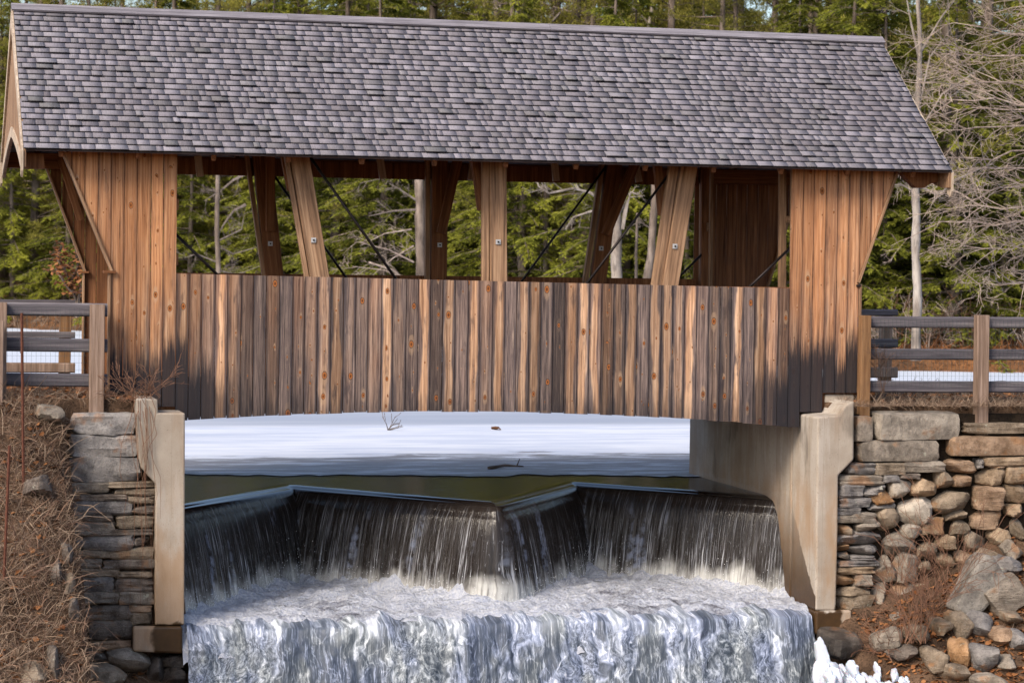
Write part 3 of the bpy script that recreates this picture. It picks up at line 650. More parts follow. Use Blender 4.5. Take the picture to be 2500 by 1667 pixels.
def mat_cascade():                                           # u across, v down the rough lower chute
    t = T('broken_white_water'); uv = t.sep(t.uv()); u, v = uv[0], uv[1]
    base = t.comb(u, v, 0.0)
    q = t.vmath('ADD', base, t.map(t.noise(t.map(base, (1.1, .9, 1)), 1, 4, .6, 0, 1), (.55, .55, 0), (-.27, -.27, 0)))
    big = t.noise(t.map(q, (1.5, .9, 1)), 1, 4, .6)
    n = t.noise(t.map(q, (13, 4.6, 1)), 1, 6, .74, 1.0); fi = t.noise(t.map(q, (60, 13, 1)), 1, 5, .75, .5)
    zn = t.noise(t.map(q, (.95, .30, 1), (2.3, 0, 0)), 1, 4, .55); zone = t.step(zn, .45, .54)
    def rim(src, c0, w): return t.math('SUBTRACT', 1.0, t.step(t.math('ABSOLUTE', t.math('SUBTRACT', src, c0)), .0, w))
    ridge = t.math('MULTIPLY', rim(zn, .49, .018), t.step(n, .30, .50))
    lob = t.noise(t.map(q, (2.6, 1.2, 1), (7, 1, 0)), 1, 5, .6); r2 = t.math('MULTIPLY', rim(lob, .5, .022), t.math('MULTIPLY', t.step(n, .34, .52), .7))
    spk = t.noise(t.map(q, (30, 15, 1)), 1, 6, .78, .4); strk = t.noise(t.map(base, (48, 3.2, 1)), 1, 5, .7, .3)
    froth = t.math('ADD', t.math('MULTIPLY', t.step(spk, .44, .62), .54), t.math('MULTIPLY', t.step(n, .40, .64), .30))
    dark = t.math('ADD', .06, t.math('MULTIPLY', t.step(strk, .48, .66), t.math('ADD', .30, t.math('MULTIPLY', t.step(n, .40, .60), .45))))
    mx = t.n('ShaderNodeMix', data_type='FLOAT'); t.put(mx.inputs[0], zone); t.put(mx.inputs[2], dark); t.put(mx.inputs[3], froth)
    k = t.math('ADD', t.math('ADD', mx.outputs[0], t.math('MULTIPLY', ridge, .55)), t.math('MULTIPLY', r2, .5))
    k = t.math('ADD', k, t.math('MULTIPLY', t.math('MULTIPLY', t.step(v, .40, .05), t.step(lob, .40, .60)), .45), clamp=True)
    hol = t.math('MULTIPLY', t.step(t.noise(t.map(q, (3.4, 2.2, 1), (3, 5, 0)), 1, 3), .42, .34), t.step(v, .25, .6))
    k = t.math('MULTIPLY', k, t.math('SUBTRACT', 1.0, t.math('MULTIPLY', hol, .75)))
    dk = t.mix(big, (.016, .028, .062), (.060, .075, .085)); wt = t.mix(t.step(big, .42, .62), (.46, .53, .73), (.55, .60, .64))
    c = t.mix(t.math('MULTIPLY', k, .97), dk, wt); c = t.mix(t.math('MULTIPLY', t.step(k, .75, 1.0), .8), c, (.70, .73, .80))
    return t.end(t.bsdf(c, .40, t.bump(t.math('ADD', t.math('MULTIPLY', fi, .7), t.math('ADD', n, t.math('MULTIPLY', ridge, .4))), .02, .45), .5, IOR=1.33))
M['ice'] = mat_ice(); M['water'] = mat_water(); M['nappe'] = mat_nappe(); M['foam'] = mat_foam(); M['cascade'] = mat_cascade()

# pond: ice sheet with an uneven front edge, open dark water before it
ZI = ZW+.012
edge = lambda X: 4.75 - .10*(X-0.5) + .40*vnoise(X*.55, X*0+2.0) + .22*vnoise(X*2.2, X*0+5, o=5)
xs = np.concatenate([np.linspace(-110, -6.5, 40), np.linspace(-6, 9, 160), np.linspace(9.5, 120, 50)]); vs = np.linspace(0, 1, 60)**2.2
P = np.zeros((len(xs), 60, 3)); e = edge(xs)
P[..., 0] = xs[:, None]; P[..., 1] = e[:, None] + (95-e[:, None])*vs[None]; P[..., 2] = ZI
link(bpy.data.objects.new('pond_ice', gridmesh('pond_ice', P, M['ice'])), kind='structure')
# labyrinth weir crest, seen from above as a W
CREST = [(-4.12, .02), (-1.74, 3.35), (.55, .58), (2.48, 3.50), (5.05, .66)]
cv = [Vector((*c, 0)) for c in CREST]
b = MB()
for i in range(4):
    a, c = cv[i], cv[i+1]; d = (c-a).normalized(); n = Vector((-d.y, d.x, 0))*.07
    q = [a-n, c-n, c+n, a+n]; b.prism([(v.x, v.y) for v in q], 'z', -3.3, ZW-.11)
b.obj('weir_wall', M['concrete'], label='zigzag concrete weir wall hidden behind the falling water', cat='weir')
# sample the crest finely, round its corners, and carry water over it
S = []; 
for i in range(4):
    a, c = cv[i], cv[i+1]; n = int((c-a).length/.012)
    for k in range(n): S.append(a+(c-a)*(k/n))
S.append(cv[-1]); S = np.array([[p.x, p.y] for p in S]); n = len(S)
def smooth1(A, w):
    k = np.hanning(2*w+3)[1:-1]; k /= k.sum(); pad = np.concatenate([np.repeat(A[:1], w, 0), A, np.repeat(A[-1:], w, 0)])
    return np.stack([np.convolve(pad[:, j], k, 'valid') for j in range(A.shape[1])], 1)
Sx = smooth1(S, 8); tg = np.gradient(Sx, axis=0); tg /= np.linalg.norm(tg, axis=1)[:, None]
nr = np.stack([tg[:, 1], -tg[:, 0]], 1); nr = smooth1(nr, 26); nr /= np.linalg.norm(nr, axis=1)[:, None]   # points downstream
arc = np.concatenate([[0], np.cumsum(np.linalg.norm(np.diff(Sx, axis=0), axis=1))])
prof = []                                                    # (outward, drop, v) of the nappe
for k in range(9): q = k/8; prof.append((-.34+.30*q, -.006*q*q*6, -.3+.3*q))
for k in range(1, 9):
    q = k/8*math.radians(78); prof.append((-.04+.15*math.sin(q), -.036-.15*(1-math.cos(q)), .25*k/8))
z0, o0 = prof[-1][1], prof[-1][0]
for k in range(1, 31): q = k/30; prof.append((o0+.30*q**.62, z0-1.22*q, .25+1.22*q))
prof = np.array(prof)
P = np.zeros((n, len(prof), 3)); UV = np.zeros((n, len(prof), 2))
jit = np.array([fbm(a*24, 0, 1) for a in arc])*.022 + np.array([fbm(a*5, 0, 4) for a in arc])*.03
dep = np.clip((prof[:, 2]-.12)/.9, 0, 1)
loc = (1 - .55*np.clip(1-np.abs(np.array([fbm(a*1.1, 3, 0) for a in arc]))*3, 0, 1))
for k in range(len(prof)):
    o_ = prof[k, 0]; P[:, k, :2] = (Sx + nr*(o_ + jit*dep[k])[:, None]) if o_ > -.03 else Sx + nr*(-.03) + np.array([0, -(o_+.03)])
    P[:, k, 2] = ZW + prof[k, 1]
    UV[:, k, 0] = arc; UV[:, k, 1] = prof[k, 2]
m = gridmesh('waterfall', P, M['nappe']); uvl = m.uv_layers.new(name='UVMap')
vi = np.zeros(len(m.loops), np.int32); m.loops.foreach_get('vertex_index', vi); uvl.data.foreach_set('uv', UV.reshape(-1, 2)[vi].astype(np.float32).ravel())
link(bpy.data.objects.new('waterfall', m), kind='structure')
# still water from the back of the nappe to under the ice
Pw = np.zeros((n, 14, 3)); back = Sx - nr*.03 + np.array([0, .305])
for k in range(14):
    q = k/13; Pw[:, k, 0] = back[:, 0]*(1-q) + (-3.9 + 8.7*np.linspace(0, 1, n))*q; Pw[:, k, 1] = back[:, 1]*(1-q) + 6.9*q; Pw[:, k, 2] = ZW
link(bpy.data.objects.new('water', gridmesh('water', Pw, M['water'])), kind='structure')
b = MB(); b.add([(-30, 4.95, ZW-.01), (30, 4.95, ZW-.01), (30, 9, ZW-.01), (-30, 9, ZW-.01)], [(0, 1, 2, 3)]); b.obj('pond_water', M['water'], kind='structure')
# foam pool at the foot of the falls
nx, ny = 260, 130
X = np.linspace(-3.78, 4.66, nx); Yv = np.linspace(-.75, 3.6, ny); Xg, Yg = np.meshgrid(X, Yv, indexing='ij')
cy_ = np.interp(Xg, [c[0] for c in CREST], [c[1] for c in CREST]) - .42     # where the sheet lands
dist = cy_-Yg
lip = -.52 + .10*vnoise(Xg*.8, Xg*0) 
pile = np.exp(-(np.abs(dist)/.30)**1.3)
Z = -2.93 + .17*pile*(1+.9*vnoise(Xg*2.2, Yg*2.2)) + .10*np.exp(-((Xg-(-1.3))/1.2)**2-((Yg-1.2)/1.1)**2) + .09*np.exp(-((Xg-2.6)/1.2)**2-((Yg-1.2)/1.1)**2)
Z += .085*vnoise(Xg*2.6, Yg*4.4, o=6) + .05*np.abs(vnoise(Xg*7, Yg*10, 2.0, o=4))
Z -= .30*np.clip((lip+.2-Yg)/.3, 0, 2)**1.5
foam = np.clip(.46 + .75*np.exp(-np.clip(dist, 0, 9)/.8) + .18*vnoise(Xg*1.6, Yg*2.4, 7.0), 0, 1)
link(bpy.data.objects.new('foam_pool', gridmesh('foam_pool', np.stack([Xg, Yg, Z], -1), M['foam'], attr=[('foam', 'POINT', foam.ravel())])), kind='structure')
# rough lower chute
nx, ny = 330, 150
X = np.linspace(-3.72, 4.62, nx); V_ = np.linspace(0, 2.6, ny); Xg, Vg = np.meshgrid(X, V_, indexing='ij')
bul = .045*vnoise(Xg*2.3, Xg*0+8, o=5) + .14*np.exp(-((Xg+1.2)/1.3)**2) + .16*np.exp(-((Xg-2.6)/1.1)**2) + .08*vnoise(Xg*1.3, Xg*0+4)
q = np.clip(Vg/.22, 0, 1)
Yg = -.16 - (.26 + bul)*np.clip(Vg/.15, 0, 1) - .30*np.sin(q*math.pi/2)*.6 - .34*np.clip(Vg-.10, 0, 9)**.9
Zg = -2.93 - .14*(1-np.cos(q*math.pi/2)) - .86*np.clip(Vg-.16, 0, 9)
nzv = vnoise(Xg*2.4, Vg*1.5, o=5); nz2 = vnoise(Xg*7, Vg*3.4, 6.0, o=4)
amp = np.clip(Vg/.3, .25, 1)
Yg = Yg - (.035*nzv + .018*nz2)*amp; Zg = Zg + .02*nz2*amp + (.06*vnoise(Xg*1.9, Vg*.6+3, 2.0, o=4) + .045*vnoise(Xg*6.5, Vg*5, 5.0, o=4))*np.clip(1-Vg/.6, 0, 1)
Xs = Xg + .02*nz2
m = gridmesh('cascade', np.stack([Xs, Yg, Zg], -1), M['cascade']); uvl = m.uv_layers.new(name='UVMap')
vi = np.zeros(len(m.loops), np.int32); m.loops.foreach_get('vertex_index', vi)
uvl.data.foreach_set('uv', np.stack([Xg, Vg], -1).reshape(-1, 2)[vi].astype(np.float32).ravel())
link(bpy.data.objects.new('cascade', m), kind='structure')
b = MB(); b.box((-3.9, -.5, -6.4), (4.8, 4.4, -3.05)); b.obj('stream_bed', M['dark'], kind='structure')
# spray thrown up where the sheet lands
r_ = np.random.default_rng(4); N = 3600
ii = r_.integers(0, n, N); land = Sx[ii] + nr[ii]*(.42 + r_.normal(0, .07, N))[:, None]
hh = r_.exponential(.06, N); boost = 1 + 1.3*np.exp(-((land[:, 0]+1.74)/.5)**2) + 1.2*np.exp(-((land[:, 0]-2.48)/.5)**2)
C3 = np.column_stack([land[:, 0], land[:, 1], -2.86 + hh*boost]); C3 = C3[(C3[:, 0] > -3.7) & (C3[:, 0] < 4.6)]
N = len(C3); rad = r_.uniform(.002, .0055, N)
oc = np.array([(1, 0, 0), (-1, 0, 0), (0, 1, 0), (0, -1, 0), (0, 0, 1), (0, 0, -1)], float); of = np.array([(0, 2, 4), (2, 1, 4), (1, 3, 4), (3, 0, 4), (2, 0, 5), (1, 2, 5), (3, 1, 5), (0, 3, 5)])
V3 = (C3[:, None] + oc[None]*rad[:, None, None]*np.array([1, 1, 1.6])).reshape(-1, 3); F3 = (of[None] + 6*np.arange(N)[:, None, None]).reshape(-1, 3)
M['spray'] = mat_plain('spray_droplets', (.85, .87, .90), .4, .1)
link(bpy.data.objects.new('spray', npmesh('spray', V3, F3, M['spray'])), kind='stuff')

# ------------------------------------------------------------------ dry stone walls and boulders
def stone_mesh(w, h, d, seed, k=5.0, rough=.10, cutn=5):
    bm = bmesh.new(); bmesh.ops.create_cube(bm, size=2); bmesh.ops.subdivide_edges(bm, edges=bm.edges[:], cuts=4, use_grid_fill=True)
    R_ = random.Random(seed); ox, oy, oz = (R_.uniform(-50, 50) for _ in range(3))
    sh = [(R_.uniform(-.16, .16), R_.uniform(-.16, .16)) for _ in range(2)]
    pl = []
    for _ in range(cutn if k < 7 else 0):
        nv = Vector((R_.uniform(-1, 1), R_.uniform(-1, .2), R_.uniform(-1, 1))).normalized(); pl.append((nv, R_.uniform(.62, .95)))
    for v in bm.verts:
        p = v.co.copy(); nrm = (abs(p.x)**k + abs(p.y)**k + abs(p.z)**k)**(1/k); p /= nrm
        for nv, dd in pl:
            e = p.dot(nv) - dd
            if e > 0: p -= nv*e*.85
        p *= 1 + rough*mnoise.fractal(p*1.5 + Vector((ox, oy, oz)), .8, 2, 4)
        if k < 7: p.x += sh[0][0]*p.z; p.z += sh[1][1]*p.x*.6
        v.co = Vector((p.x*w/2, p.y*d/2, p.z*h/2))
    m = bpy.data.meshes.new('stone'); bm.to_mesh(m); bm.free(); m.materials.append(M['stone'])
    m.polygons.foreach_set('use_smooth', [True]*len(m.polygons)); m.set_sharp_from_angle(angle=math.radians(32))
    return m
TINT = {'v': (.33, .32, .325), 'g': (.29, .245, .20), 'b': (.20, .195, .205), 't': (.43, .29, .17), 'o': (.46, .23, .08), 'd': (.13, .10, .085), 'w': (.56, .49, .41), 'l': (.28, .205, .135), 'n': (.36, .215, .12)}
scount = [0]
def stone(box, Y, depth, col, parent=None, k=5.0, rough=.12, over=1.15, rot=0, **kw):
    x0, y0, x1, y1 = box; c = PY((x0+x1)/2, (y0+y1)/2, Y); s = abs(Y-CAM[1])/FPX/.968
    scount[0] += 1
    w, h = (x1-x0)*s*over, (y1-y0)*s*over
    o = bpy.data.objects.new(kw.pop('name', 'stone'), stone_mesh(w, h, depth, scount[0]*7+3, k, rough, kw.pop('cutn', 6))); R_ = random.Random(scount[0])
    o.location = (c[0], Y+depth*.42, c[2]); o.rotation_euler = (R_.uniform(-.06, .06), rot, R_.uniform(-.10, .10))
    v = R_.uniform(.8, 1.18); o.color = (*[q*v for q in TINT[col]], .08 if k > 9 or k < 4.6 or col == 'v' else 1)
    return link(o, parent, **kw)
za = lambda b: (1860+b[0]/3.136, 720+b[1]/3.136, 1860+b[2]/3.136, 720+b[3]/3.136)
zb_ = lambda b: (1860+b[0]/3.136, 1167+b[1]/3.136, 1860+b[2]/3.136, 1167+b[3]/3.136)
zc = lambda b: (b[0]/3.136, 720+b[1]/3.136, b[2]/3.136, 720+b[3]/3.136)
zd = lambda b: (b[0]/3.136, 1167+b[1]/3.136, b[2]/3.136, 1167+b[3]/3.136)
YS = -.50
rw = empty('stone_wall', (6.5, -.3, -2.9), label='dry stone retaining wall of boulders and slabs under the right fence', cat='stone wall')
b = MB(); b.box((4.98, -.34, -3.6), (12, .4, -.34)); b.obj('earth_core', M['dark'], rw)
BL = 14.0
for bx, col, k in [((712,930,848,1130),'g',9), ((850,900,1558,1108),'w',12), ((715,1112,1395,1280),'g',8), ((1570,985,2080,1062),'l',6), ((1410,1078,2100,1232),'n',10),
                   ((1700,1238,2060,1308),'t',6), ((1415,1262,1655,1372),'n',4), ((650,1290,872,1375),'b',5), ((865,1285,1100,1375),'l',5), ((1085,1268,1408,1355),'g',5),
                   ((585,1380,930,1455),'g',5), ((925,1378,1050,1440),'b',6), ((1055,1368,1215,1412),'d',5), ((585,1455,778,1555),'b',6), ((780,1440,965,1540),'b',4),
                   ((1340,1335,1475,1480),'l',3.5), ((1475,1375,1638,1468),'n',4), ((1635,1320,1872,1468),'t',3.5), ((1865,1315,2040,1442),'t',6), ((1152,1395,1348,1548),'t',3.2), ((985,1415,1182,1568),'w',3.4),
                   ((1650,1255,1705,1325),'b',5), ((1735,1300,1870,1335),'l',4)]:
    stone(za(bx), YS, .42, col, rw, k+2 if k > 4 else k+.6, .04 if k > 7 else .12, 1.04 if k > 7 else 1.15)
for bx, col, k in [((830,85,1022,205),'o',4), ((580,155,828,222),'b',7), ((800,168,1035,260),'b',5), ((1065,140,1325,355),'w',3.4), ((1330,90,1602,270),'l',3.4), ((1640,70,1868,240),'n',6),
                   ((1875,40,2040,195),'t',4), ((580,228,762,285),'b',7), ((580,268,880,345),'g',6), ((895,222,1095,420),'l',3.4), ((1420,240,1612,340),'l',4), ((1615,250,1895,390),'n',5), ((1880,200,2040,300),'t',5),
                   ((580,355,720,435),'l',3.4), ((715,330,912,425),'g',5), ((1080,362,1270,485),'w',4), ((1210,312,1455,440),'t',5), ((1462,330,1612,490),'l',4), ((1745,380,1922,510),'t',4), ((1930,320,2040,470),'l',4),
                   ((580,408,950,510),'b',5), ((920,412,1200,590),'g',3.6), ((1205,478,1352,640),'l',5), ((1330,440,1497,570),'t',5), ((1545,420,1742,560),'l',4), ((580,515,682,562),'o',4), ((685,517,935,585),'b',5),
                   ((580,570,692,627),'g',4), ((695,590,875,627),'b',6), ((580,627,900,675),'b',6), ((1010,552,1256,800),'g',3.2), ((862,597,1046,800),'g',3.2), ((580,672,860,727),'t',6), ((575,730,716,830),'o',5), ((715,735,852,827),'g',7),
                   ((580,830,842,902),'l',5), ((585,885,856,1010),'l',5), ((870,805,986,985),'g',4), ((990,800,1205,1000),'g',3.4), ((1163,790,1290,880),'l',4), ((1270,700,1516,900),'g',3.6), ((1518,690,1612,810),'l',4),
                   ((785,990,1120,1062),'g',5), ((1190,890,1390,1060),'g',3.6), ((1640,530,1880,640),'l',4), ((1350,575,1500,690),'t',5), ((1500,560,1650,700),'n',4), ((1180,640,1300,740),'l',4)]:
    stone(zb_(bx), YS, .45, col, rw, k+1.5 if k > 4 else k+.5)
lw = empty('stone_wall', (-4.7, -.3, -3.3), label='dry stone wall of flat grey slabs beside the narrow concrete abutment', cat='stone wall')
b = MB(); b.box((-5.3, -.30, -4.2), (-4.12, .3, -.40)); b.obj('earth_core', M['dark'], lw)
for bx, col, k in [((575,912,1035,1072),'b',8), ((555,1076,1045,1240),'b',8), ((555,1240,1058,1425),'g',8)]: stone(zc(bx), YS, .5, 'v', lw, 8.5, .17, 1.05)
for bx, col, k in [((550,35,825,110),'g',7), ((828,30,1172,76),'l',7), ((900,77,1182,132),'l',7), ((560,120,962,170),'d',6), ((962,140,1182,200),'l',5), ((562,175,992,287),'b',6), ((988,205,1182,282),'d',4), ((548,290,850,340),'d',6),
                   ((900,290,1157,380),'l',7), ((568,335,862,442),'g',5), ((690,398,1152,442),'d',7), ((600,432,1018,547),'b',5), ((1028,435,1152,522),'d',4), ((863,535,1177,622),'l',6), ((593,560,862,622),'l',5), ((570,622,777,692),'g',6),
                   ((818,628,1177,702),'d',7), ((580,692,897,757),'l',6), ((903,710,1162,755),'l',7), ((608,757,872,867),'b',5), ((890,765,1167,862),'d',6), ((620,872,907,962),'g',6), ((910,872,1167,967),'g',8), ((840,832,917,892),'l',4),
                   ((618,977,992,1082),'d',6), ((980,977,1157,1032),'n',5), ((1000,1018,1167,1117),'l',5), ((688,1087,1012,1237),'d',5), ((618,1117,702,1182),'d',4), ((708,1237,982,1302),'n',5), ((640,1302,862,1402),'d',4),
                   ((640,1402,762,1482),'d',4), ((780,1392,852,1452),'n',4)]: stone(zd(bx), YS, .5, col, lw, k+2.5, .12, 1.08)
# boulders lying loose on the slopes
def hitY(px, py, fn):
    for Y in np.linspace(-9, -.3, 180):
        p = PY(px, py, Y)
        if p[2] < float(fn(np.array(p[0]), np.array(p[1]))): return float(Y)
    return None
def boulder(box, Y, col, label, k=3.8, rot=0, d=.5, group=None):
    if Y < -.97 or box[2] < 170:
        h = hitY((box[0]+box[2])/2, box[3]-4, right_h if box[0] > 1500 else left_h)
        if h is not None: Y = h - .12
    return stone(box, Y, d, col, None, k+1.5 if k < 6 else k, .10, 1.14, rot, name='boulder', cutn=9, label=label, cat='boulder', group=group)
boulder(zd((860,1330,1150,1510)), -.75, 'g', 'rounded grey boulder below the left concrete footing, wet on one side', 3.2)
boulder(zd((680,1450,980,1640)), -.95, 'l', 'lichen spotted boulder at the bottom below the left stone wall', 3)
boulder(zd((1145,1390,1260,1590)), -.72, 'd', 'black wet upright rock beside the lower falls on the left', 4)
boulder(zd((1250,1345,1410,1460)), -.66, 'd', 'black wet rock tucked under the left concrete footing', 4)
boulder(zd((1230,1470,1420,1640)), -.8, 'd', 'lowest black wet rock at the left edge of the lower falls', 4)
sl_y = hitY(1860+1650/3.136, 1167+1040/3.136, right_h) - .1
sp = [(lambda q: (q[0], q[2]))(PY(1860+x/3.136, 1167+y/3.136, sl_y)) for x, y in ((1470, 1010), (1500, 940), (1560, 830), (1640, 640), (1700, 580), (1760, 590), (1810, 660), (1880, 770), (1870, 830), (1770, 930), (1690, 1020), (1560, 1060))]
b = MB(); b.prism(sp, 'y', sl_y-.05, sl_y+.35); o = b.obj('boulder', M['stone'], label='large slanting grey granite slab leaning among the rocks on the right', cat='boulder'); bevel(o, .05); o.color = (.27, .255, .235, .05)
boulder(zb_((1815,610,2030,790)), -1.2, 'b', 'blocky blue grey boulder above the leaning slab at the right edge', 5)
boulder(zb_((1760,790,2040,1030)), -1.45, 'g', 'slanting flat boulder at the right edge beside the leaning slab', 7.5, -.6)
boulder(zb_((1890,490,2030,640)), -1.0, 'g', 'grey boulder at the right edge, highest of the loose rocks', 4)
boulder(zb_((1630,1050,1830,1225)), -1.7, 'b', 'pointed dark grey boulder lying in leaf litter below the leaning slab', 3.6, .3)
boulder(zb_((1480,1040,1670,1235)), -1.65, 'l', 'broad brownish grey boulder left of the pointed dark one', 4)
boulder(zb_((1350,1095,1505,1205)), -1.5, 'l', 'greenish flat stone behind the red twigs', 5)
boulder(zb_((1800,1165,1955,1295)), -1.9, 'n', 'small round brown boulder resting in leaf litter near the right edge', 3.2)
boulder(zb_((1510,1255,1650,1465)), -1.95, 'o', 'ochre orange block leaning on a blue grey boulder', 6)
boulder(zb_((1635,1300,1855,1510)), -2.0, 'b', 'blue grey angular boulder beside the ochre block', 5, .15)
boulder(zb_((1290,1310,1445,1510)), -1.9, 'l', 'mossy grey boulder left of the ochre block', 4)
boulder(zb_((1890,1030,2040,1140)), -1.8, 'l', 'brownish boulder at the right edge below the slanting flat one', 4)
boulder(zb_((530,1180,865,1390)), -1.0, 'd', 'dark round boulder just right of the lower falls above the ice', 3, 0, .7)
boulder(zb_((700,1095,862,1260)), -.7, 'g', 'grey boulder under the end of the right concrete footing', 3.4)
boulder(zb_((855,1080,982,1208)), -.72, 'g', 'small egg shaped grey boulder below the right stone wall', 3)
boulder(zb_((955,1030,1192,1165)), -.8, 'g', 'flat tilted grey boulder below the right stone wall', 4, -.3)
boulder(zb_((690,1030,782,1137)), -.62, 'n', 'small rusty stone touching the right concrete footing', 4)
boulder(zb_((1150,1150,1330,1290)), -1.1, 'l', 'brown grey boulder behind the bushy red twigs', 4)
boulder(zb_((1000,1300,1200,1420)), -1.2, 'd', 'dark flat rock under the low tangle of red twigs', 4)
boulder(zb_((1420,1440,1600,1580)), -2.2, 'l', 'flat brownish stone at the bottom edge below the ochre block', 4)
boulder(zb_((1680,1500,1900,1640)), -2.4, 'g', 'large grey stone cut by the bottom edge at the right', 4)
boulder(zb_((1950,1180,2080,1330)), -2.0, 'b', 'upright grey stone at the right edge near the round brown one', 4)
boulder(zb_((900,1180,1155,1315)), -1.1, 'g', 'long grey boulder half hidden by red twigs', 3.6, -.3)
boulder(zb_((1850,1380,1995,1490)), -2.2, 'g', 'small pale stone in the leaf litter at the bottom right', 4)
boulder(zc((255,862,482,995)), -.95, 'g', 'pale grey slab half buried in dry grass below the left fence', 5, .1)
boulder(zc((180,1400,382,1565)), -1.9, 'd', 'blue grey block half buried in the left grass slope', 6)
for i, (bx, lab) in enumerate([((480,560,572,705), 'first'), ((500,760,582,905), 'third'), ((405,690,478,865), 'second'), ((440,1030,512,1205), 'fourth'), ((540,980,622,1135), 'fourth'), ((470,1230,532,1405), 'sixth'), ((400,1370,452,1565), 'fifth'), ((570,1140,632,1225), 'eighth'), ((500,1440,640,1600), 'ninth'), ((180,1480,380,1640), 'sixth')]):
    if i in (3, 5, 7, 8): continue
    bx = (bx[0]-12, bx[1]-10, bx[2]+10, bx[3]+22); o = boulder(zd(bx), -1.2, 'dl'[i % 2], lab + ' of the grey stones poking from the dry grass slope at the left, counted downward', 4.5, .1, .6, 'edge stones of the left slope'); o.location.y += .17
# ------------------------------------------------------------------ fences
def rail_at(name, x0, y0, x1, y1, hpx, Y, d, mat, parent):    # horizontal rail, local X along it
    a, c = Vector(PY(x0, y0, Y)), Vector(PY(x1, y1, Y)); h = hpx*abs(Y-CAM[1])/FPX/.968; L = (c-a).length; e = h*.12
    b = MB(); b.prism([(-d/2+e, -h/2), (d/2-e, -h/2), (d/2, -h/2+e), (d/2, h/2-e), (d/2-e, h/2), (-d/2+e, h/2), (-d/2, h/2-e), (-d/2, -h/2+e)], 'x', -L/2, L/2)
    o = bpy.data.objects.new(name, b.mesh(name, mat)); x = (c-a).normalized(); z = Vector((0, 0, 1)); y = z.cross(x).normalized(); z = x.cross(y)
    m = Matrix((x, y, z)).transposed().to_4x4(); m.translation = (a+c)/2; o.matrix_basis = m
    return link(o, parent)
def post_at(x0, x1, yt, yb, Y, d, mat, parent, ext=.35):
    return bar('post', ((x0+x1)/2, yt), ((x0+x1)/2-3, yb), x1-x0, Y, d, mat, parent, ext)
def wire(x0, x1, y0, y1, Y, parent):
    a, c = PY(x0, y0, Y), PY(x1, y1, Y); b = MB(); t = .0022; R_ = random.Random(5)
    x = a[0]
    while x < c[0]: b.box((x-t/2, Y-t/2, c[2]), (x+t/2, Y+t/2, a[2])); x += .0585
    z = a[2]
    while z > c[2]: b.box((a[0], Y-t/2-.003, z-t/2), (c[0], Y+t/2-.003, z+t/2)); z -= .086
    b.obj('wire_mesh', M['wire'], parent, kind='stuff')
f1 = empty('rail_fence', (-5.3, -.2, -.1), label='grey post and rail fence with wire mesh left of the bridge, nearer side', cat='fence', group='path fences')
post_at(221, 255, 743, 990, -.34, .13, M['fpost'], f1); post_at(-16, 16, 738, 985, -.34, .13, M['fpost'], f1); post_at(-24, 8, 783, 995, -.55, .13, M['fpost'], f1)
for ya, yb, h in ((754, 757, 31), (841, 844, 31), (926, 929, 31)): rail_at('rail', -260, ya-3, 262, yb, h, -.22, .07, M['rail'], f1)
wire(-40, 224, 749, 945, -.275, f1)
f2 = empty('rail_fence', (-5.2, 4.6, -.1), label='far fence rails and orange post behind the left fence, along the ice', cat='fence', group='path fences')
post_at(147, 174, 745, 888, 4.72, .12, M['opost'], f2)
for ya, h in ((741, 17), (818, 15), (898, 23)): rail_at('rail', -260, ya-3, 183, ya, h, 4.60, .09, M['rail'] if ya != 898 else M['fpost'], f2)
f3 = empty('rail_fence', (7, -.2, -.1), label='grey post and rail fence with wire mesh right of the bridge, above the stone wall', cat='fence', group='path fences')
post_at(2098, 2125, 770, 968, -.30, .13, M['opost'], f3); post_at(2380, 2414, 769, 1000, -.32, .13, M['fpost'], f3)
for ya, h in ((786, 29), (864, 28), (943, 29)): rail_at('rail', 2096, ya, 2760, ya+3, h, -.22, .07, M['rail'], f3)
wire(2130, 2620, 778, 948, -.275, f3)
f4 = empty('rail_fence', (6.2, 4.6, -.1), label='short stub of far fence just right of the bridge, behind the nearer rails', cat='fence', group='path fences')
post_at(2148, 2178, 760, 925, 4.72, .12, M['fpost'], f4)
for ya, h in ((763, 16), (838, 22), (909, 27)): rail_at('rail', 2085, ya, 2190, ya, h, 4.60, .08, M['rail'] if ya != 909 else M['fpost'], f4)
for (a, c, Y, lab) in (((53, 764), (57, 1157), -1.75, 'tall thin rusty iron stake standing in the left grass slope'), ((23, 1087), (9, 1432), -3.2, 'shorter rusty iron stake near the left edge, low on the slope')):
    p, q = Vector(PY(*a, Y)), Vector(PY(*c, Y)); q = q + (q-p)*.1
    b = MB(); b.tube([p, q], .019, 6)
    for k in range(1, 9): u = p.lerp(q, k/9); b.tube([u+Vector((-.026, -.004, 0)), u+Vector((-.012, -.004, 0))], .008, 5)
    b.obj('iron_stake', M['rust'], label=lab, cat='stake')

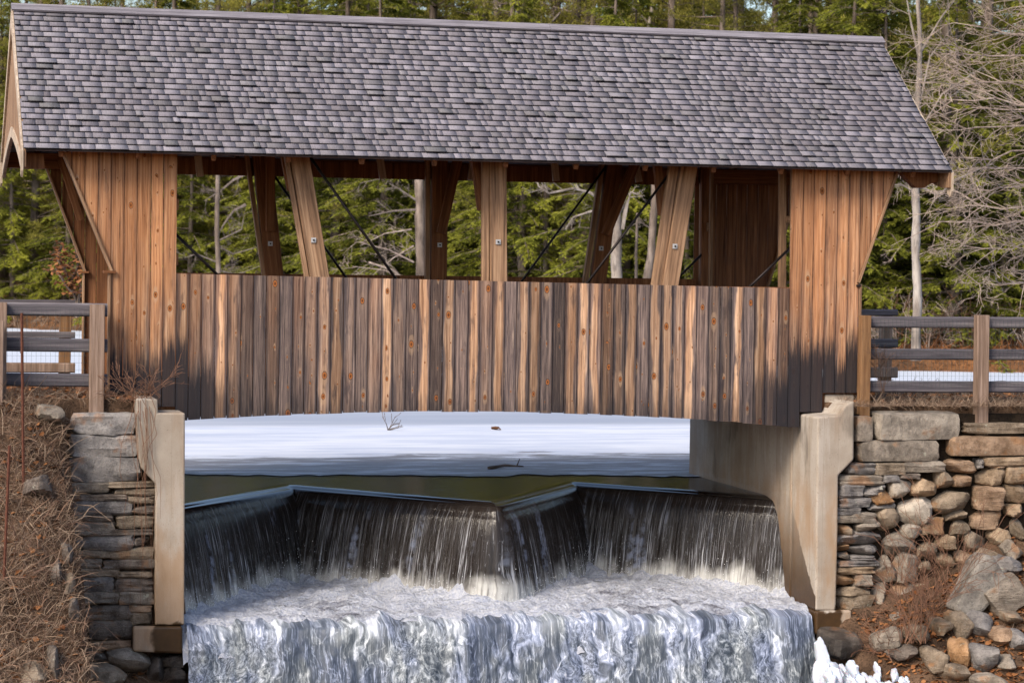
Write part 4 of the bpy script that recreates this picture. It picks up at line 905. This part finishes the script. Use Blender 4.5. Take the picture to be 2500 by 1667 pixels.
# ------------------------------------------------------------------ dry grass, leaves, twigs, vines, ice
nrg = np.random.default_rng(11)
def blades(name, base, length, width, mat, lean=.8, kind='stuff', seed=1, curl=.5):
    g = np.random.default_rng(seed); n = len(base); L = length*g.uniform(.5, 1.3, n); az = g.uniform(0, 2*np.pi, n); ln = g.uniform(.15, lean, n)*1.5
    d0 = np.stack([np.cos(az)*np.sin(ln), np.sin(az)*np.sin(ln), np.cos(ln)], 1); side = np.stack([-np.sin(az), np.cos(az), 0*az], 1)
    V = np.zeros((n, 7, 3)); w = width*g.uniform(.6, 1.4, n)
    sd2 = g.normal(0, 1, (n, 3)); sd2 -= (sd2*d0).sum(1)[:, None]*d0; sd2 /= np.linalg.norm(sd2, axis=1)[:, None]
    drop = curl*g.uniform(.2, 1.2, n)
    for k, (t_, ww) in enumerate(((0, 1), (.4, .9), (.75, .6))):
        c = base + d0*(L*t_)[:, None]; c[:, 2] -= drop*L*t_*t_*.7; c += side*(np.sin(t_*3+az)*L*.08)[:, None]
        V[:, 2*k] = c - sd2*(w*ww/2)[:, None]; V[:, 2*k+1] = c + sd2*(w*ww/2)[:, None]
    c = base + d0*L[:, None]; c[:, 2] -= drop*L*.7; V[:, 6] = c
    o = 7*np.arange(n)[:, None]
    F = np.concatenate([o+np.array([[0, 1, 3, 2]]), o+np.array([[2, 3, 5, 4]]), o+np.array([[4, 5, 6, 6]])], 0)
    F3_ = np.concatenate([o+np.array([[0, 1, 3]]), o+np.array([[0, 3, 2]]), o+np.array([[2, 3, 5]]), o+np.array([[2, 5, 4]]), o+np.array([[4, 5, 6]])], 0)
    v = np.repeat(g.random(n)[:, None], 7, 1)
    return link(bpy.data.objects.new(name, npmesh(name, V.reshape(-1, 3), F3_, mat, attr=[('v', 'POINT', v.ravel())])), kind=kind)
def scatter(xa, xb, ya, yb, n, fn, seed):
    g = np.random.default_rng(seed); x = g.uniform(xa, xb, n); y = g.uniform(ya, yb, n); z = fn(x, y); return np.stack([x, y, z], 1)
def leaf_litter(name, pts, size, seed, mat=None):
    g = np.random.default_rng(seed); n = len(pts); a = g.uniform(0, 6.28, n); s = size*g.uniform(.5, 1.3, n)
    t = np.stack([np.cos(a), np.sin(a), g.normal(0, .35, n)], 1); t /= np.linalg.norm(t, axis=1)[:, None]
    b_ = np.stack([-np.sin(a), np.cos(a), g.normal(0, .45, n)], 1); b_ /= np.linalg.norm(b_, axis=1)[:, None]
    nm = np.cross(t, b_); V = np.zeros((n, 6, 3)); pp = pts + np.array([0, 0, .012])
    for k, (u, w, h) in enumerate(((-1, 0, 0), (-.3, .5, .3), (.45, .4, .25), (1, 0, 0), (.45, -.4, .3), (-.3, -.5, .2))):
        V[:, k] = pp + t*(u*s)[:, None]*.6 + b_*(w*s)[:, None] + nm*(h*s)[:, None]*.6
    o = 6*np.arange(n)[:, None]; F = np.concatenate([o+np.array([[0, 1, 5]]), o+np.array([[1, 2, 4]]), o+np.array([[1, 4, 5]]), o+np.array([[2, 3, 4]])], 0)
    return link(bpy.data.objects.new(name, npmesh(name, V.reshape(-1, 3), F, mat or M['dryleaf'], attr=[('v', 'POINT', np.repeat(g.random(n), 6))])), kind='stuff')
gl = np.concatenate([scatter(-6.9, -5.22, -7.5, -.5, 15000, left_h, 1), scatter(-6.6, -4.15, -.62, .25, 2300, left_h, 2)])
blades('dry_grass', gl, .26, .0055, M['straw'], 1.05, seed=2, curl=.9)
tw = scatter(-6.8, -5.15, -7.0, -.5, 700, left_h, 21); blades('bramble_stems', tw, .75, .009, M['straw'], .85, seed=5, curl=1.1)
tw = scatter(-6.8, -5.1, -7.0, -.4, 2200, left_h, 22); blades('bramble_stems', tw, .5, .008, M['brush'], 1.0, seed=6, curl=1.0)
leaf_litter('leaf_litter', np.concatenate([scatter(-6.8, -5.3, -7, -.5, 520, left_h, 3), scatter(-6.5, -4.2, -.6, 2.5, 700, left_h, 4)]), .075, 3)
gr = np.concatenate([scatter(5.1, 9.4, -.55, .3, 5200, lambda x, y: x*0-.22, 6), scatter(5.0, 9, .3, 4, 900, right_h, 7)])
blades('dry_grass', gr, .22, .0055, M['straw'], .95, seed=8, curl=.8)
blades('dry_grass', scatter(5.3, 8.4, -4.5, -.7, 1500, right_h, 9), .24, .005, M['straw'], 1.0, seed=9, curl=.8)
leaf_litter('leaf_litter', np.concatenate([scatter(5.2, 9, -4.6, -.6, 3600, right_h, 10), scatter(5.1, 9, -.5, 3, 500, right_h, 12)]), .07, 11)
fb = lambda x, y: -2.1 + .72*np.clip(y-shore(x)+.8, 0, 1.6) + .055*np.clip(y-shore(x)-1, 0, 40)
gx = nrg.uniform(14, 34, 5200); gy = shore(gx) + nrg.uniform(-.6, 7, 5200)
blades('dry_grass', np.stack([gx, gy, fb(gx, gy)], 1), .55, .022, M['dryleaf'], .9, seed=14, curl=.5)
gx = nrg.uniform(-14, 14, 4200); gy = shore(gx) + nrg.uniform(-.6, 4, 4200)
blades('dry_grass', np.stack([gx, gy, fb(gx, gy)], 1), .8, .035, M['straw'], .8, seed=15, curl=.4)

def twiggy(pb, p, d, L, r, depth, R_, kids=(3, 5), droop=0.0, spread=.7, seg=5, k=4, minr=.0025, flat=1.0):
    pts = [p.copy()]; q = p.copy(); dd = d.normalized()
    for i in range(seg):
        dd = (dd + Vector((R_.gauss(0, .13), R_.gauss(0, .13)*flat, R_.gauss(0, .11) - droop))).normalized(); q = q + dd*(L/seg); pts.append(q.copy())
    rr = [max(minr, r*(1-.7*i/seg)) for i in range(seg+1)]
    pb.tube(pts, rr, k if depth > 1 else 3, False)
    if depth <= 0: return
    n = R_.randint(*kids)
    for i in range(n):
        t = R_.uniform(.25, 1.0); j = min(seg-1, int(t*seg)); b0 = pts[j].lerp(pts[j+1], t*seg-j); ax = (pts[j+1]-pts[j]).normalized()
        sdv = Vector((R_.gauss(0, 1), R_.gauss(0, 1)*flat, R_.gauss(0, 1))); sdv -= ax*sdv.dot(ax); sdv.normalize()
        nd = (ax*(1-spread*.5) + sdv*spread*R_.uniform(.6, 1.1)).normalized()
        twiggy(pb, b0, nd, L*R_.uniform(.42, .68)*(1.15-.35*t), max(minr, r*(1-.7*t)*.62), depth-1, R_, kids, droop, spread, max(3, seg-1), k, minr, flat)
R2 = random.Random(31)
# red twig shrubs on the rubble
for (sx, sy, Y, hgt, n_, lab) in ((2232, 1560, -1.75, 1.15, 26, 'bushy clump of bare red brown twigs growing from the rubble on the right'), (2160, 1585, -1.35, .55, 22, 'low tangled heap of red brown twigs above the white ice'),
                                  (2310, 1440, -1.3, 1.1, 12, 'thin upright twigs growing before the right stone wall')):
    c = PY(sx, sy, Y); b = MB()
    for i in range(n_):
        a = R2.uniform(0, 6.28); ln = R2.uniform(.1, .75) if hgt > .8 else R2.uniform(.5, 1.3)
        twiggy(b, Vector((c[0]+R2.gauss(0, .08), Y+R2.gauss(0, .08), c[2]-.05)), Vector((math.cos(a)*math.sin(ln), math.sin(a)*math.sin(ln), math.cos(ln))), hgt*R2.uniform(.5, 1.1), .0065, 2, R2, (2, 4), .01, .55, 4, 3, .003)
    b.obj('twig_shrub', M['redtwig'], label=lab, cat='shrub')
# vines over the left abutment
b = MB()
for i in range(13):
    x0, y0 = R2.uniform(325, 372), R2.uniform(960, 1010); p = [Vector(PY(x0, y0, YP-.02))]; dy = R2.uniform(40, 95)
    for k in range(7): x0 += R2.gauss(2, 9); y0 += dy*R2.uniform(.5, 1); p.append(Vector(PY(min(x0, 392), y0, YP-.035-R2.random()*.03)))
    b.tube(p, [.0045-.0004*k for k in range(8)], 3, False)
for i in range(26):
    c = Vector(PY(R2.uniform(300, 395), R2.uniform(965, 985), YP+.1)); a = R2.uniform(-1.2, 1.2)
    twiggy(b, c, Vector((math.sin(a), R2.uniform(-.3, .1), math.cos(a)*.8)), R2.uniform(.2, .5), .005, 2, R2, (2, 3), .04, .6, 4, 3, .0022)
b.obj('vine', M['redtwig'], label='bare woody vine hanging over the top of the left concrete abutment', cat='vine')
# dead flower heads beside the right fence
b = MB(); c = Vector(PY(2157, 960, -.42))
for i in range(7): twiggy(b, c+Vector((R2.gauss(0, .03), 0, 0)), Vector((R2.gauss(0, .22), R2.gauss(0, .1), 1)), R2.uniform(.35, .62), .0045, 2, R2, (3, 5), -.01, .5, 4, 3, .002)
b.obj('dead_wildflower', M['straw'], label='dry wildflower stalks before the fence right of the bridge', cat='plant')
# snow-capped ice lumps at the right foot of the chute
def mat_snowice():
    t = T('lumpy_ice'); p = t.pos(); n = t.noise(p, 7, 4, .6)
    return t.end(t.bsdf(t.mix(n, (.50, .56, .68), (.70, .73, .79)), .45, t.bump(n, .02, .5), .5, Subsurface_Weight=.25))
M['snowice'] = mat_snowice()
ic = empty('ice_clump', PY(2090, 1667, -1.6), label='white lumpy ice clump frozen beside the foot of the lower falls', cat='ice')
def lump(px, py, w, h, Y, rot):
    m = stone_mesh(w*.0053, h*.0053, .24, R2.randint(0, 9999), 2.5, .24, 1); m.materials.clear(); m.materials.append(M['snowice'])
    o = bpy.data.objects.new('ice_lump', m); c = PY(px, py, Y); o.location = c; o.rotation_euler = (0, rot, R2.uniform(-.3, .3)); link(o, ic)
lump(2010, 1612, 30, 116, -1.30, -.22); lump(2016, 1650, 66, 80, -1.35, .1)
for u in (.1, .3, .5, .7, .9): lump(2030+200*u, 1668+22*u, 90, 80, -1.30, .2)
for i in range(64):
    u = R2.random(); lump(2026+210*u+R2.gauss(0, 6), 1640+26*u+R2.uniform(-12, 40), R2.uniform(13, 26), R2.uniform(34, 62), -1.34-.55*R2.random(), R2.uniform(-.55, .5)-.15)
# things lying on the pond ice
lf = leaf_litter('dry_leaf', np.array([PZ(1203, 1047, ZI), PZ(1209, 1048, ZI), PZ(1212, 1049, ZI)]), .16, 40); lf['kind'] = 'thing'; tag(lf, 'curled brown leaf lying on the pond ice', 'leaf')
b = MB(); a, c = Vector(PZ(1193, 1142, ZI+.02)), Vector(PZ(1278, 1138, ZI+.02)); b.tube([a, a.lerp(c, .5)+Vector((0, .1, .02)), c], [.03, .022, .01], 5); b.tube([a.lerp(c, .8), a.lerp(c, .85)+Vector((.02, 0, .12))], [.012, .006], 4)
b.obj('fallen_stick', M['bark'], label='dark stick lying on the bare ice beyond the falls', cat='stick')
b = MB(); c = Vector(PZ(947, 1050, ZI))
for i in range(5): twiggy(b, c, Vector((R2.gauss(0, 1), R2.gauss(0, .3), .5)), .3, .012, 1, R2, (1, 2), .05, .5, 4, 3, .006)
b.obj('twig', M['bark'], label='small dark sprig frozen into the snow on the pond', cat='twig')

# ------------------------------------------------------------------ trees
def conifer(seed, H, R0, z0, style):
    g = np.random.default_rng(seed); R_ = random.Random(seed); tb = MB(); lean = Vector((R_.gauss(0, .02), R_.gauss(0, .02), 1))
    tr = .011*H+.05
    tb.tube([lean*(H*t_) + Vector((fbm(t_*3, seed)*.12, 0, 0)) for t_ in np.linspace(0, 1, 11)], [tr*(1-.93*t_)*(1.25 if t_ == 0 else 1) for t_ in np.linspace(0, 1, 11)], 7)
    TB, TD, TL, TV = [], [], [], []                          # twig bases, dirs, lengths, tone
    z = z0
    while z < H*.99:
        f = (z-z0)/(H-z0); nb = R_.randint(3, 5)
        for i in range(nb):
            az = R_.uniform(0, 6.283); L = R0*((1-f)**.8*.95+.06)*R_.uniform(.55, 1.15)
            if style == 'pine': L *= R_.choice((.5, .9, 1.15))
            up = R_.uniform(-.05, .30) if style == 'pine' else R_.uniform(-.12, .16)
            dv = np.array([math.cos(az), math.sin(az), up]); n = 6; pts = []
            for k in range(n+1):
                t_ = k/n; p = np.array(lean)*z + dv*L*t_; p[2] += (-.22*L*t_*t_ if style != 'pine' else -.05*L*t_ + .10*L*t_*t_); pts.append(p)
            pts = np.array(pts); tb.tube(pts[::2], [max(.006, .014*L*(1-.8*q)) for q in (0, .33, .66, 1)], 3, False)
            sp = .115 if style != 'pine' else .20; m = max(4, int(L/sp))
            t_ = g.uniform(.12 if style != 'pine' else .35, 1.0, m*2); j = np.minimum((t_*n).astype(int), n-1); fr = (t_*n-j)[:, None]
            base = pts[j]*(1-fr) + pts[j+1]*fr; ax = (pts[j+1]-pts[j]); ax /= np.linalg.norm(ax, axis=1)[:, None]
            sdv = np.cross(ax, [0, 0, 1.]); sdv /= np.linalg.norm(sdv, axis=1)[:, None]; sg = np.where(g.random(len(t_)) < .5, -1, 1)[:, None]
            d = ax*g.uniform(.4, 1.0, (len(t_), 1)) + sdv*sg*g.uniform(.5, 1.0, (len(t_), 1)); d[:, 2] += g.normal(-.12 if style != 'pine' else .25, .18, len(t_))
            d /= np.linalg.norm(d, axis=1)[:, None]
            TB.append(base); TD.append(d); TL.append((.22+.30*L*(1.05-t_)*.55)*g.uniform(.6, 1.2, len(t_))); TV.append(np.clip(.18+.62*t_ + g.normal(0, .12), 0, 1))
        z += R_.uniform(.16, .34) if style != 'pine' else R_.uniform(.30, .55)
    B, D, L, Tn = np.concatenate(TB), np.concatenate(TD), np.concatenate(TL), np.concatenate(TV)
    if style == 'pine':                                      # needle tufts round the twig ends
        K = 11; c = np.repeat(B+D*L[:, None]*.6, K, 0) + g.normal(0, .07, (len(B)*K, 3)); d = np.repeat(D, K, 0)*.7 + g.normal(0, .65, (len(B)*K, 3)); d[:, 2] += .15; LL = g.uniform(.10, .20, len(c)); W_ = .028
    else:                                                    # flat feathery sprays
        K = 8; u = (np.tile(np.arange(K), len(B))+g.random(len(B)*K))/K; c = np.repeat(B, K, 0) + np.repeat(D*L[:, None], K, 0)*u[:, None]; c[:, 2] -= .12*np.repeat(L, K)*u*u
        sdv = np.cross(np.repeat(D, K, 0), [0, 0, 1.]); d = np.repeat(D, K, 0)*.8 + sdv*g.choice([-1, 1], len(c))[:, None]*g.uniform(.2, .9, (len(c), 1)) + g.normal(0, .16, (len(c), 3)); d[:, 2] -= .12; LL = g.uniform(.09, .20, len(c)); W_ = .042
    d /= np.linalg.norm(d, axis=1)[:, None]
    up = g.normal(0, .45, d.shape) + np.array([0, 0, 1.]); s_ = np.cross(d, up); s_ /= np.linalg.norm(s_, axis=1)[:, None]+1e-9
    V = np.stack([c, c+d*(LL*.45)[:, None]+s_*(W_*g.uniform(.6, 1.2, len(c)))[:, None]*.6, c+d*LL[:, None], c+d*(LL*.45)[:, None]-s_*W_*.6], 1)
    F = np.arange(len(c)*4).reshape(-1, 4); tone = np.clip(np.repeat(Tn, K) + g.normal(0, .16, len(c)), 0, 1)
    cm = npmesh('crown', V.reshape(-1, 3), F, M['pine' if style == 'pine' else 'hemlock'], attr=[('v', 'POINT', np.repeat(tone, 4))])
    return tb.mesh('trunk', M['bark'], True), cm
VAR = {'h0': conifer(1, 13, 3.3, .5, 'hemlock'), 'h1': conifer(2, 15, 3.0, .9, 'hemlock'), 'h2': conifer(3, 10, 3.1, .3, 'hemlock'), 'h3': conifer(8, 6, 2.0, .2, 'hemlock'),
       'p0': conifer(4, 19, 3.6, 3.6, 'pine'), 'p1': conifer(5, 21, 3.8, 6.5, 'pine'), 'p2': conifer(6, 17, 3.4, 2.6, 'pine')}
LAB = {'h': 'green feathery hemlock in the dense wood on the far shore', 'p': 'yellow green pine standing in the wood on the far shore'}
R3 = random.Random(77)
def tree(kind, X, Y, s=1.0, label=None, rot=None, z=None):
    tm, cm = VAR[kind]; h = kind[0] == 'h'
    zz = float(fb(np.array(X), np.array(Y))) - .1 if z is None else z
    r = bpy.data.objects.new('hemlock_tree' if h else 'pine_tree', None); r.location = (X, Y, zz); r.rotation_euler = (0, 0, R3.uniform(0, 6.28) if rot is None else rot); r.scale = (s, s, s*R3.uniform(.92, 1.08))
    COL.objects.link(r); tag(r, label or LAB[kind[0]], 'tree', None if label else ('hemlocks on the far shore' if h else 'pines on the far shore'))
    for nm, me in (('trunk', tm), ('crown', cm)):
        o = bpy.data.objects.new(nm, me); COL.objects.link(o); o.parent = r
    return r
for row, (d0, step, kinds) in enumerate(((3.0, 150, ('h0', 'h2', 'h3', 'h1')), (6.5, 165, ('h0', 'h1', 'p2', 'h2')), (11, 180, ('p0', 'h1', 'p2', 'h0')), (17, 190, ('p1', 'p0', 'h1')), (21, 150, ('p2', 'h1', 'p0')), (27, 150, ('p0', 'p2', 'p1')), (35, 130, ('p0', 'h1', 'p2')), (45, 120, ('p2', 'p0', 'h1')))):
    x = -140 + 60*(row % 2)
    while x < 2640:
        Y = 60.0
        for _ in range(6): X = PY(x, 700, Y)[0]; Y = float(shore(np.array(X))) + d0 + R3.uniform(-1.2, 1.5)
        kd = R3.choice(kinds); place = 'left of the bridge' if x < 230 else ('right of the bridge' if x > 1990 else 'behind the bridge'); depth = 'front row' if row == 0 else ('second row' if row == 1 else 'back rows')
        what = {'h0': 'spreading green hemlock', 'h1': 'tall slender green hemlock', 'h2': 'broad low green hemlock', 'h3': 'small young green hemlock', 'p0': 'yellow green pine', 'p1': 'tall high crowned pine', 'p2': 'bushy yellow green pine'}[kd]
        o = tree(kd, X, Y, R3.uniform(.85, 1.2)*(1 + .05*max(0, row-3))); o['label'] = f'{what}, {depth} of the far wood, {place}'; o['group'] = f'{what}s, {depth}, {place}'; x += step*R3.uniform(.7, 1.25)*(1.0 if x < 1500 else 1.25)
# single trunks that stand out
def trunk_tree(name, pts, rads, Y, mat, label, cat, limbs=(), seed=0, top=None, twd=2, droop=0.0):
    b = MB(); P3 = [Vector(PY(*p, Y)) for p in pts]; s = abs(Y-CAM[1])/FPX/.968; R_ = random.Random(seed)
    r = empty(name, P3[0], label=label, cat=cat)
    P4, R4 = [], []
    for i in range(len(P3)-1):
        for k in range(6):
            u = k/6; w = P3[i].lerp(P3[i+1], u); rr_ = (rads[i]*(1-u)+rads[i+1]*u)*s; P4.append(w+Vector((fbm(w.z*.7, seed, 1), 0, 0))*rr_*.5); R4.append(rr_*(1+.16*fbm(w.z*1.9, seed, 4)))
    P4.append(P3[-1]); R4.append(rads[-1]*s)
    b.tube(P4, R4, 9); b.obj('trunk', mat, r, True)
    if limbs:
        for ln in limbs:
            pp = ln[0]; rr = ln[1]; bb = MB(); Q = [Vector(PY(*p, Y+(ln[2] if len(ln) > 2 else 0))) for p in pp]
            bb.tube(Q, [rr*s*(1-.75*i/(len(Q)-1)) for i in range(len(Q))], 5, False)
            for i in range(int(2+len(Q)*1.7)):
                j = R_.randrange(len(Q)-1); b0 = Q[j].lerp(Q[j+1], R_.random()); ax = (Q[j+1]-Q[j]).normalized(); sv = Vector((R_.gauss(0, 1), R_.gauss(0, .6), R_.gauss(0, 1))); sv -= ax*sv.dot(ax)
                twiggy(bb, b0, ax*.6+sv.normalized()*.7, (Q[-1]-Q[0]).length*R_.uniform(.16, .36), rr*s*.26, twd, R_, (2, 4), droop, .65, 4, 3, .0045)
            bb.obj('limb', mat if mat != M['bark'] else M['dead'], r)
    return r
trunk_tree('pine_tree', [(1030, 700), (1026, 560), (1022, 380), (1020, 330)], (13, 12, 11, 10), 52, M['bark'], 'thick pale pine trunk seen in the opening, left of the middle posts', 'tree',
           [([(1020, 512), (960, 515), (900, 528)], 3.5), ([(1018, 490), (975, 462), (950, 448)], 3), ([(1020, 440), (985, 425), (880, 447)], 2.5), ([(1024, 600), (990, 620), (960, 610)], 2)], 3)
trunk_tree('pine_tree', [(1332, 700), (1333, 560), (1336, 380), (1338, 330)], (8, 8, 7, 7), 54, M['bark'], 'slim dark trunk seen in the opening right of the middle post', 'tree', [([(1333, 560), (1380, 590), (1410, 585)], 2), ([(1333, 620), (1290, 640), (1260, 618)], 2)], 4)
trunk_tree('birch_tree', [(1507, 700), (1503, 600), (1506, 525), (1518, 495)], (14, 13, 12, 9), 44, M['birch'], 'grey birch trunk forking into white limbs, seen in the right half of the opening', 'tree',
           [([(1514, 515), (1530, 470), (1548, 430)], 6), ([(1518, 560), (1530, 500), (1540, 470), (1562, 475)], 7), ([(1512, 520), (1440, 470), (1400, 460), (1340, 472), (1315, 455), (1310, 435)], 4.5), ([(1446, 515), (1400, 530), (1380, 560)], 3)], 5)
trunk_tree('pine_tree', [(1580, 700), (1590, 600), (1598, 500), (1600, 380)], (11, 10, 10, 9), 46, M['bark'], 'brown trunk seen between the two right truss posts', 'tree', [([(1592, 560), (1560, 540), (1530, 560)], 2)], 6)
trunk_tree('young_tree', [(1553, 700), (1554, 600), (1556, 520)], (4, 3.5, 3), 45, M['bark'], 'thin sapling trunk beside the grey birch', 'tree')
trunk_tree('maple_tree', [(2236, 880), (2238, 700), (2238, 560), (2234, 430), (2240, 300), (2246, 150), (2240, -20)], (13, 11, 11, 10, 8, 6, 5), 30, M['birch'], 'tall pale grey trunk just right of the bridge roof end', 'tree',
           [([(2240, 455), (2295, 475), (2330, 440), (2420, 400)], 4), ([(2236, 470), (2200, 450), (2160, 455)], 3), ([(2246, 150), (2225, 60), (2212, -10)], 4), ([(2246, 130), (2300, 40), (2340, -10)], 3.5), ([(2244, 260), (2270, 140), (2330, 60)], 3), ([(2240, 330), (2300, 230), (2420, 150)], 3), ([(2240, 280), (2190, 200), (2130, 140)], 3)], 7)
trunk_tree('dead_pine', [(535, 700), (530, 560), (532, 420), (534, 330)], (6, 6, 5, 5), 62, M['bark'], 'dead pine with tangled bare grey branches in the left part of the opening', 'tree',
           [([(600, 425), (570, 440), (540, 465), (500, 490)], 4), ([(600, 500), (570, 515), (545, 550), (525, 590)], 4), ([(530, 600), (570, 620), (640, 600)], 2.5), ([(530, 640), (480, 620), (450, 630)], 2.5), ([(530, 590), (590, 560), (600, 500)], 2.5), ([(530, 660), (580, 670), (660, 640)], 2)], 8, droop=.03)
trunk_tree('dead_pine', [(1010, 700), (960, 660), (900, 640)], (3, 3, 2), 50, M['twig'], 'fallen tangle of bare grey branches low in the opening before the middle post', 'tree',
           [([(1010, 690), (940, 660), (860, 650)], 2.5), ([(1010, 640), (950, 610), (870, 590)], 2.5), ([(1005, 560), (940, 570), (880, 600)], 2.2), ([(1010, 600), (960, 630), (900, 680)], 2.2)], 9, droop=.02)
for (x, w, Y, lab) in ((95, 7, 88, 'faint trunk showing between needles above the left roof end'), (730, 6, 80, 'dark trunk rising above the roof, left of its middle'), (1210, 7, 62, 'brown trunk rising above the middle of the roof'), (1498, 6, 58, 'reddish trunk rising above the roof, right of its middle')):
    trunk_tree('pine_tree', [(x, 760), (x+2, 300), (x+1, -40)], (w*1.2, w, w*.8), Y, M['bark'], lab, 'tree', [([(x, 20), (x+60, -10)], 2), ([(x, 60), (x-70, 30)], 2)], x)
trunk_tree('birch_tree', [(1560, 760), (1580, 200), (1585, 60), (1600, -30)], (6, 5, 5, 4), 60, M['birch'], 'white birch stem rising above the roof ridge', 'tree', [([(1585, 60), (1560, 30), (1530, 10)], 3)], 12)
trunk_tree('birch_tree', [(1320, 760), (1325, 200), (1330, 60)], (3, 3, 2), 61, M['birch'], 'thin white branches above the middle of the ridge', 'tree', [([(1330, 75), (1360, 40), (1390, 10), (1400, -20)], 4), ([(1330, 75), (1290, 40), (1200, 20)], 3)], 13)
# big bare tree off the right edge whose limbs sweep into the picture
def bare_tree():
    Y = 12.0; s = (Y-CAM[1])/FPX/.968; R_ = random.Random(5); base = Vector(PY(2760, 900, Y)); base.z = -.4
    r = empty('bare_tree', base, label='large leafless tree whose pale twiggy limbs sweep in from the right edge', cat='tree')
    b = MB(); tp = [base, base+Vector((-.05, 0, 3)), base+Vector((.05, 0, 6)), base+Vector((.1, 0, 9))]; b.tube(tp, [.26, .22, .17, .1], 9); b.obj('trunk', M['twig'], r, True)
    ends = [((2720, 60), (2520, 15), (2330, -30)), ((2720, 130), (2500, 60), (2280, 60)), ((2720, 180), (2520, 130), (2270, 120)), ((2720, 240), (2500, 190), (2240, 200)), ((2720, 290), (2520, 250), (2280, 275)), ((2720, 340), (2500, 300), (2230, 320)),
            ((2720, 380), (2500, 350), (2290, 390)), ((2720, 430), (2500, 400), (2250, 430)), ((2720, 480), (2500, 500), (2330, 500)), ((2720, 540), (2520, 540), (2290, 545)), ((2720, 600), (2540, 610), (2350, 610)), ((2720, 650), (2540, 690), (2380, 690)), ((2720, 300), (2480, 220), (2210, 260)), ((2720, 420), (2540, 450), (2360, 470))]
    for e in ends:
        bb = MB(); yj = R_.uniform(-2.5, 2.5); P3 = [Vector(PY(*p, Y+yj*k/2)) for k, p in enumerate(e)]; P3[0] = Vector((base.x, Y, P3[0].z))
        Q = []
        for k in range(11):
            t_ = k/10; q = P3[0]*(1-t_)**2 + P3[1]*2*t_*(1-t_) + P3[2]*t_*t_; Q.append(q+Vector((R_.gauss(0, .03), R_.gauss(0, .05), R_.gauss(0, .05))))
        bb.tube(Q, [max(.006, .034*(1-.85*k/10)) for k in range(11)], 5, False)
        for i in range(13):
            j = R_.randrange(2, 10); b0 = Q[j].lerp(Q[j+1], R_.random()) if j < 10 else Q[10]; ax = (Q[min(j+1, 10)]-Q[j-1]).normalized()
            sv = Vector((R_.gauss(0, .6), R_.gauss(0, .7), R_.gauss(0, 1))); sv -= ax*sv.dot(ax)
            twiggy(bb, b0, ax*.8+sv.normalized()*.5, R_.uniform(.5, 1.25), .011, 3, R_, (2, 3), .012, .55, 5, 3, .0036)
        bb.obj('limb', M['twig'], r)
bare_tree()
# brown-leaved oak sapling left of the bridge
Yo = 11.0; r = empty('oak_sapling', PY(186, 775, Yo), label='small oak sapling still holding brown leaves, left of the bridge portal', cat='tree'); b = MB(); LP = []
for pl in ([(188, 775), (186, 735), (172, 690), (150, 640)], [(180, 715), (165, 700), (135, 655)], [(188, 745), (196, 710), (190, 660)], [(172, 690), (190, 650), (185, 610)], [(160, 665), (140, 630), (150, 600)]):
    Q = [Vector(PY(*p, Yo)) for p in pl]; b.tube(Q, [.03-.006*i for i in range(len(Q))], 4, False)
    for i in range(len(Q)-1):
        if i == 0 and pl[0][1] > 740: continue
        for k in range(34): q = Q[i].lerp(Q[i+1], R3.random()); LP.append((q.x+R3.gauss(0, .09), q.y+R3.gauss(0, .12), q.z+R3.gauss(0, .06)))
b.obj('trunk', M['bark'], r); lo = leaf_litter('crown', np.array(LP), .085, 44); lo.parent = r; lo.matrix_parent_inverse = wmat(r).inverted(); del lo['kind']
# brush along the far right shore
for i in range(6):
    px = 2150+i*62; c = PY(px, 860, 41.0); c[2] = float(fb(np.array(c[0]), np.array(41.0))); b = MB()
    for k in range(14):
        a = R3.uniform(0, 6.28); ln = R3.uniform(.1, .9); twiggy(b, Vector((c[0]+R3.gauss(0, .4), c[1]+R3.gauss(0, .4), c[2]-.1)), Vector((math.cos(a)*math.sin(ln), math.sin(a)*math.sin(ln), math.cos(ln))), R3.uniform(.7, 1.7), .014, 2, R3, (2, 4), .02, .6, 4, 3, .007)
    b.obj('brush_shrub', M['redtwig'] if i % 2 else M['twig'], label=('nearest', 'second', 'third', 'fourth', 'fifth', 'outermost')[i] + ' clump of leafless brush from the bridge, on the far bank behind the right fence', cat='shrub', group='brush behind the right fence')
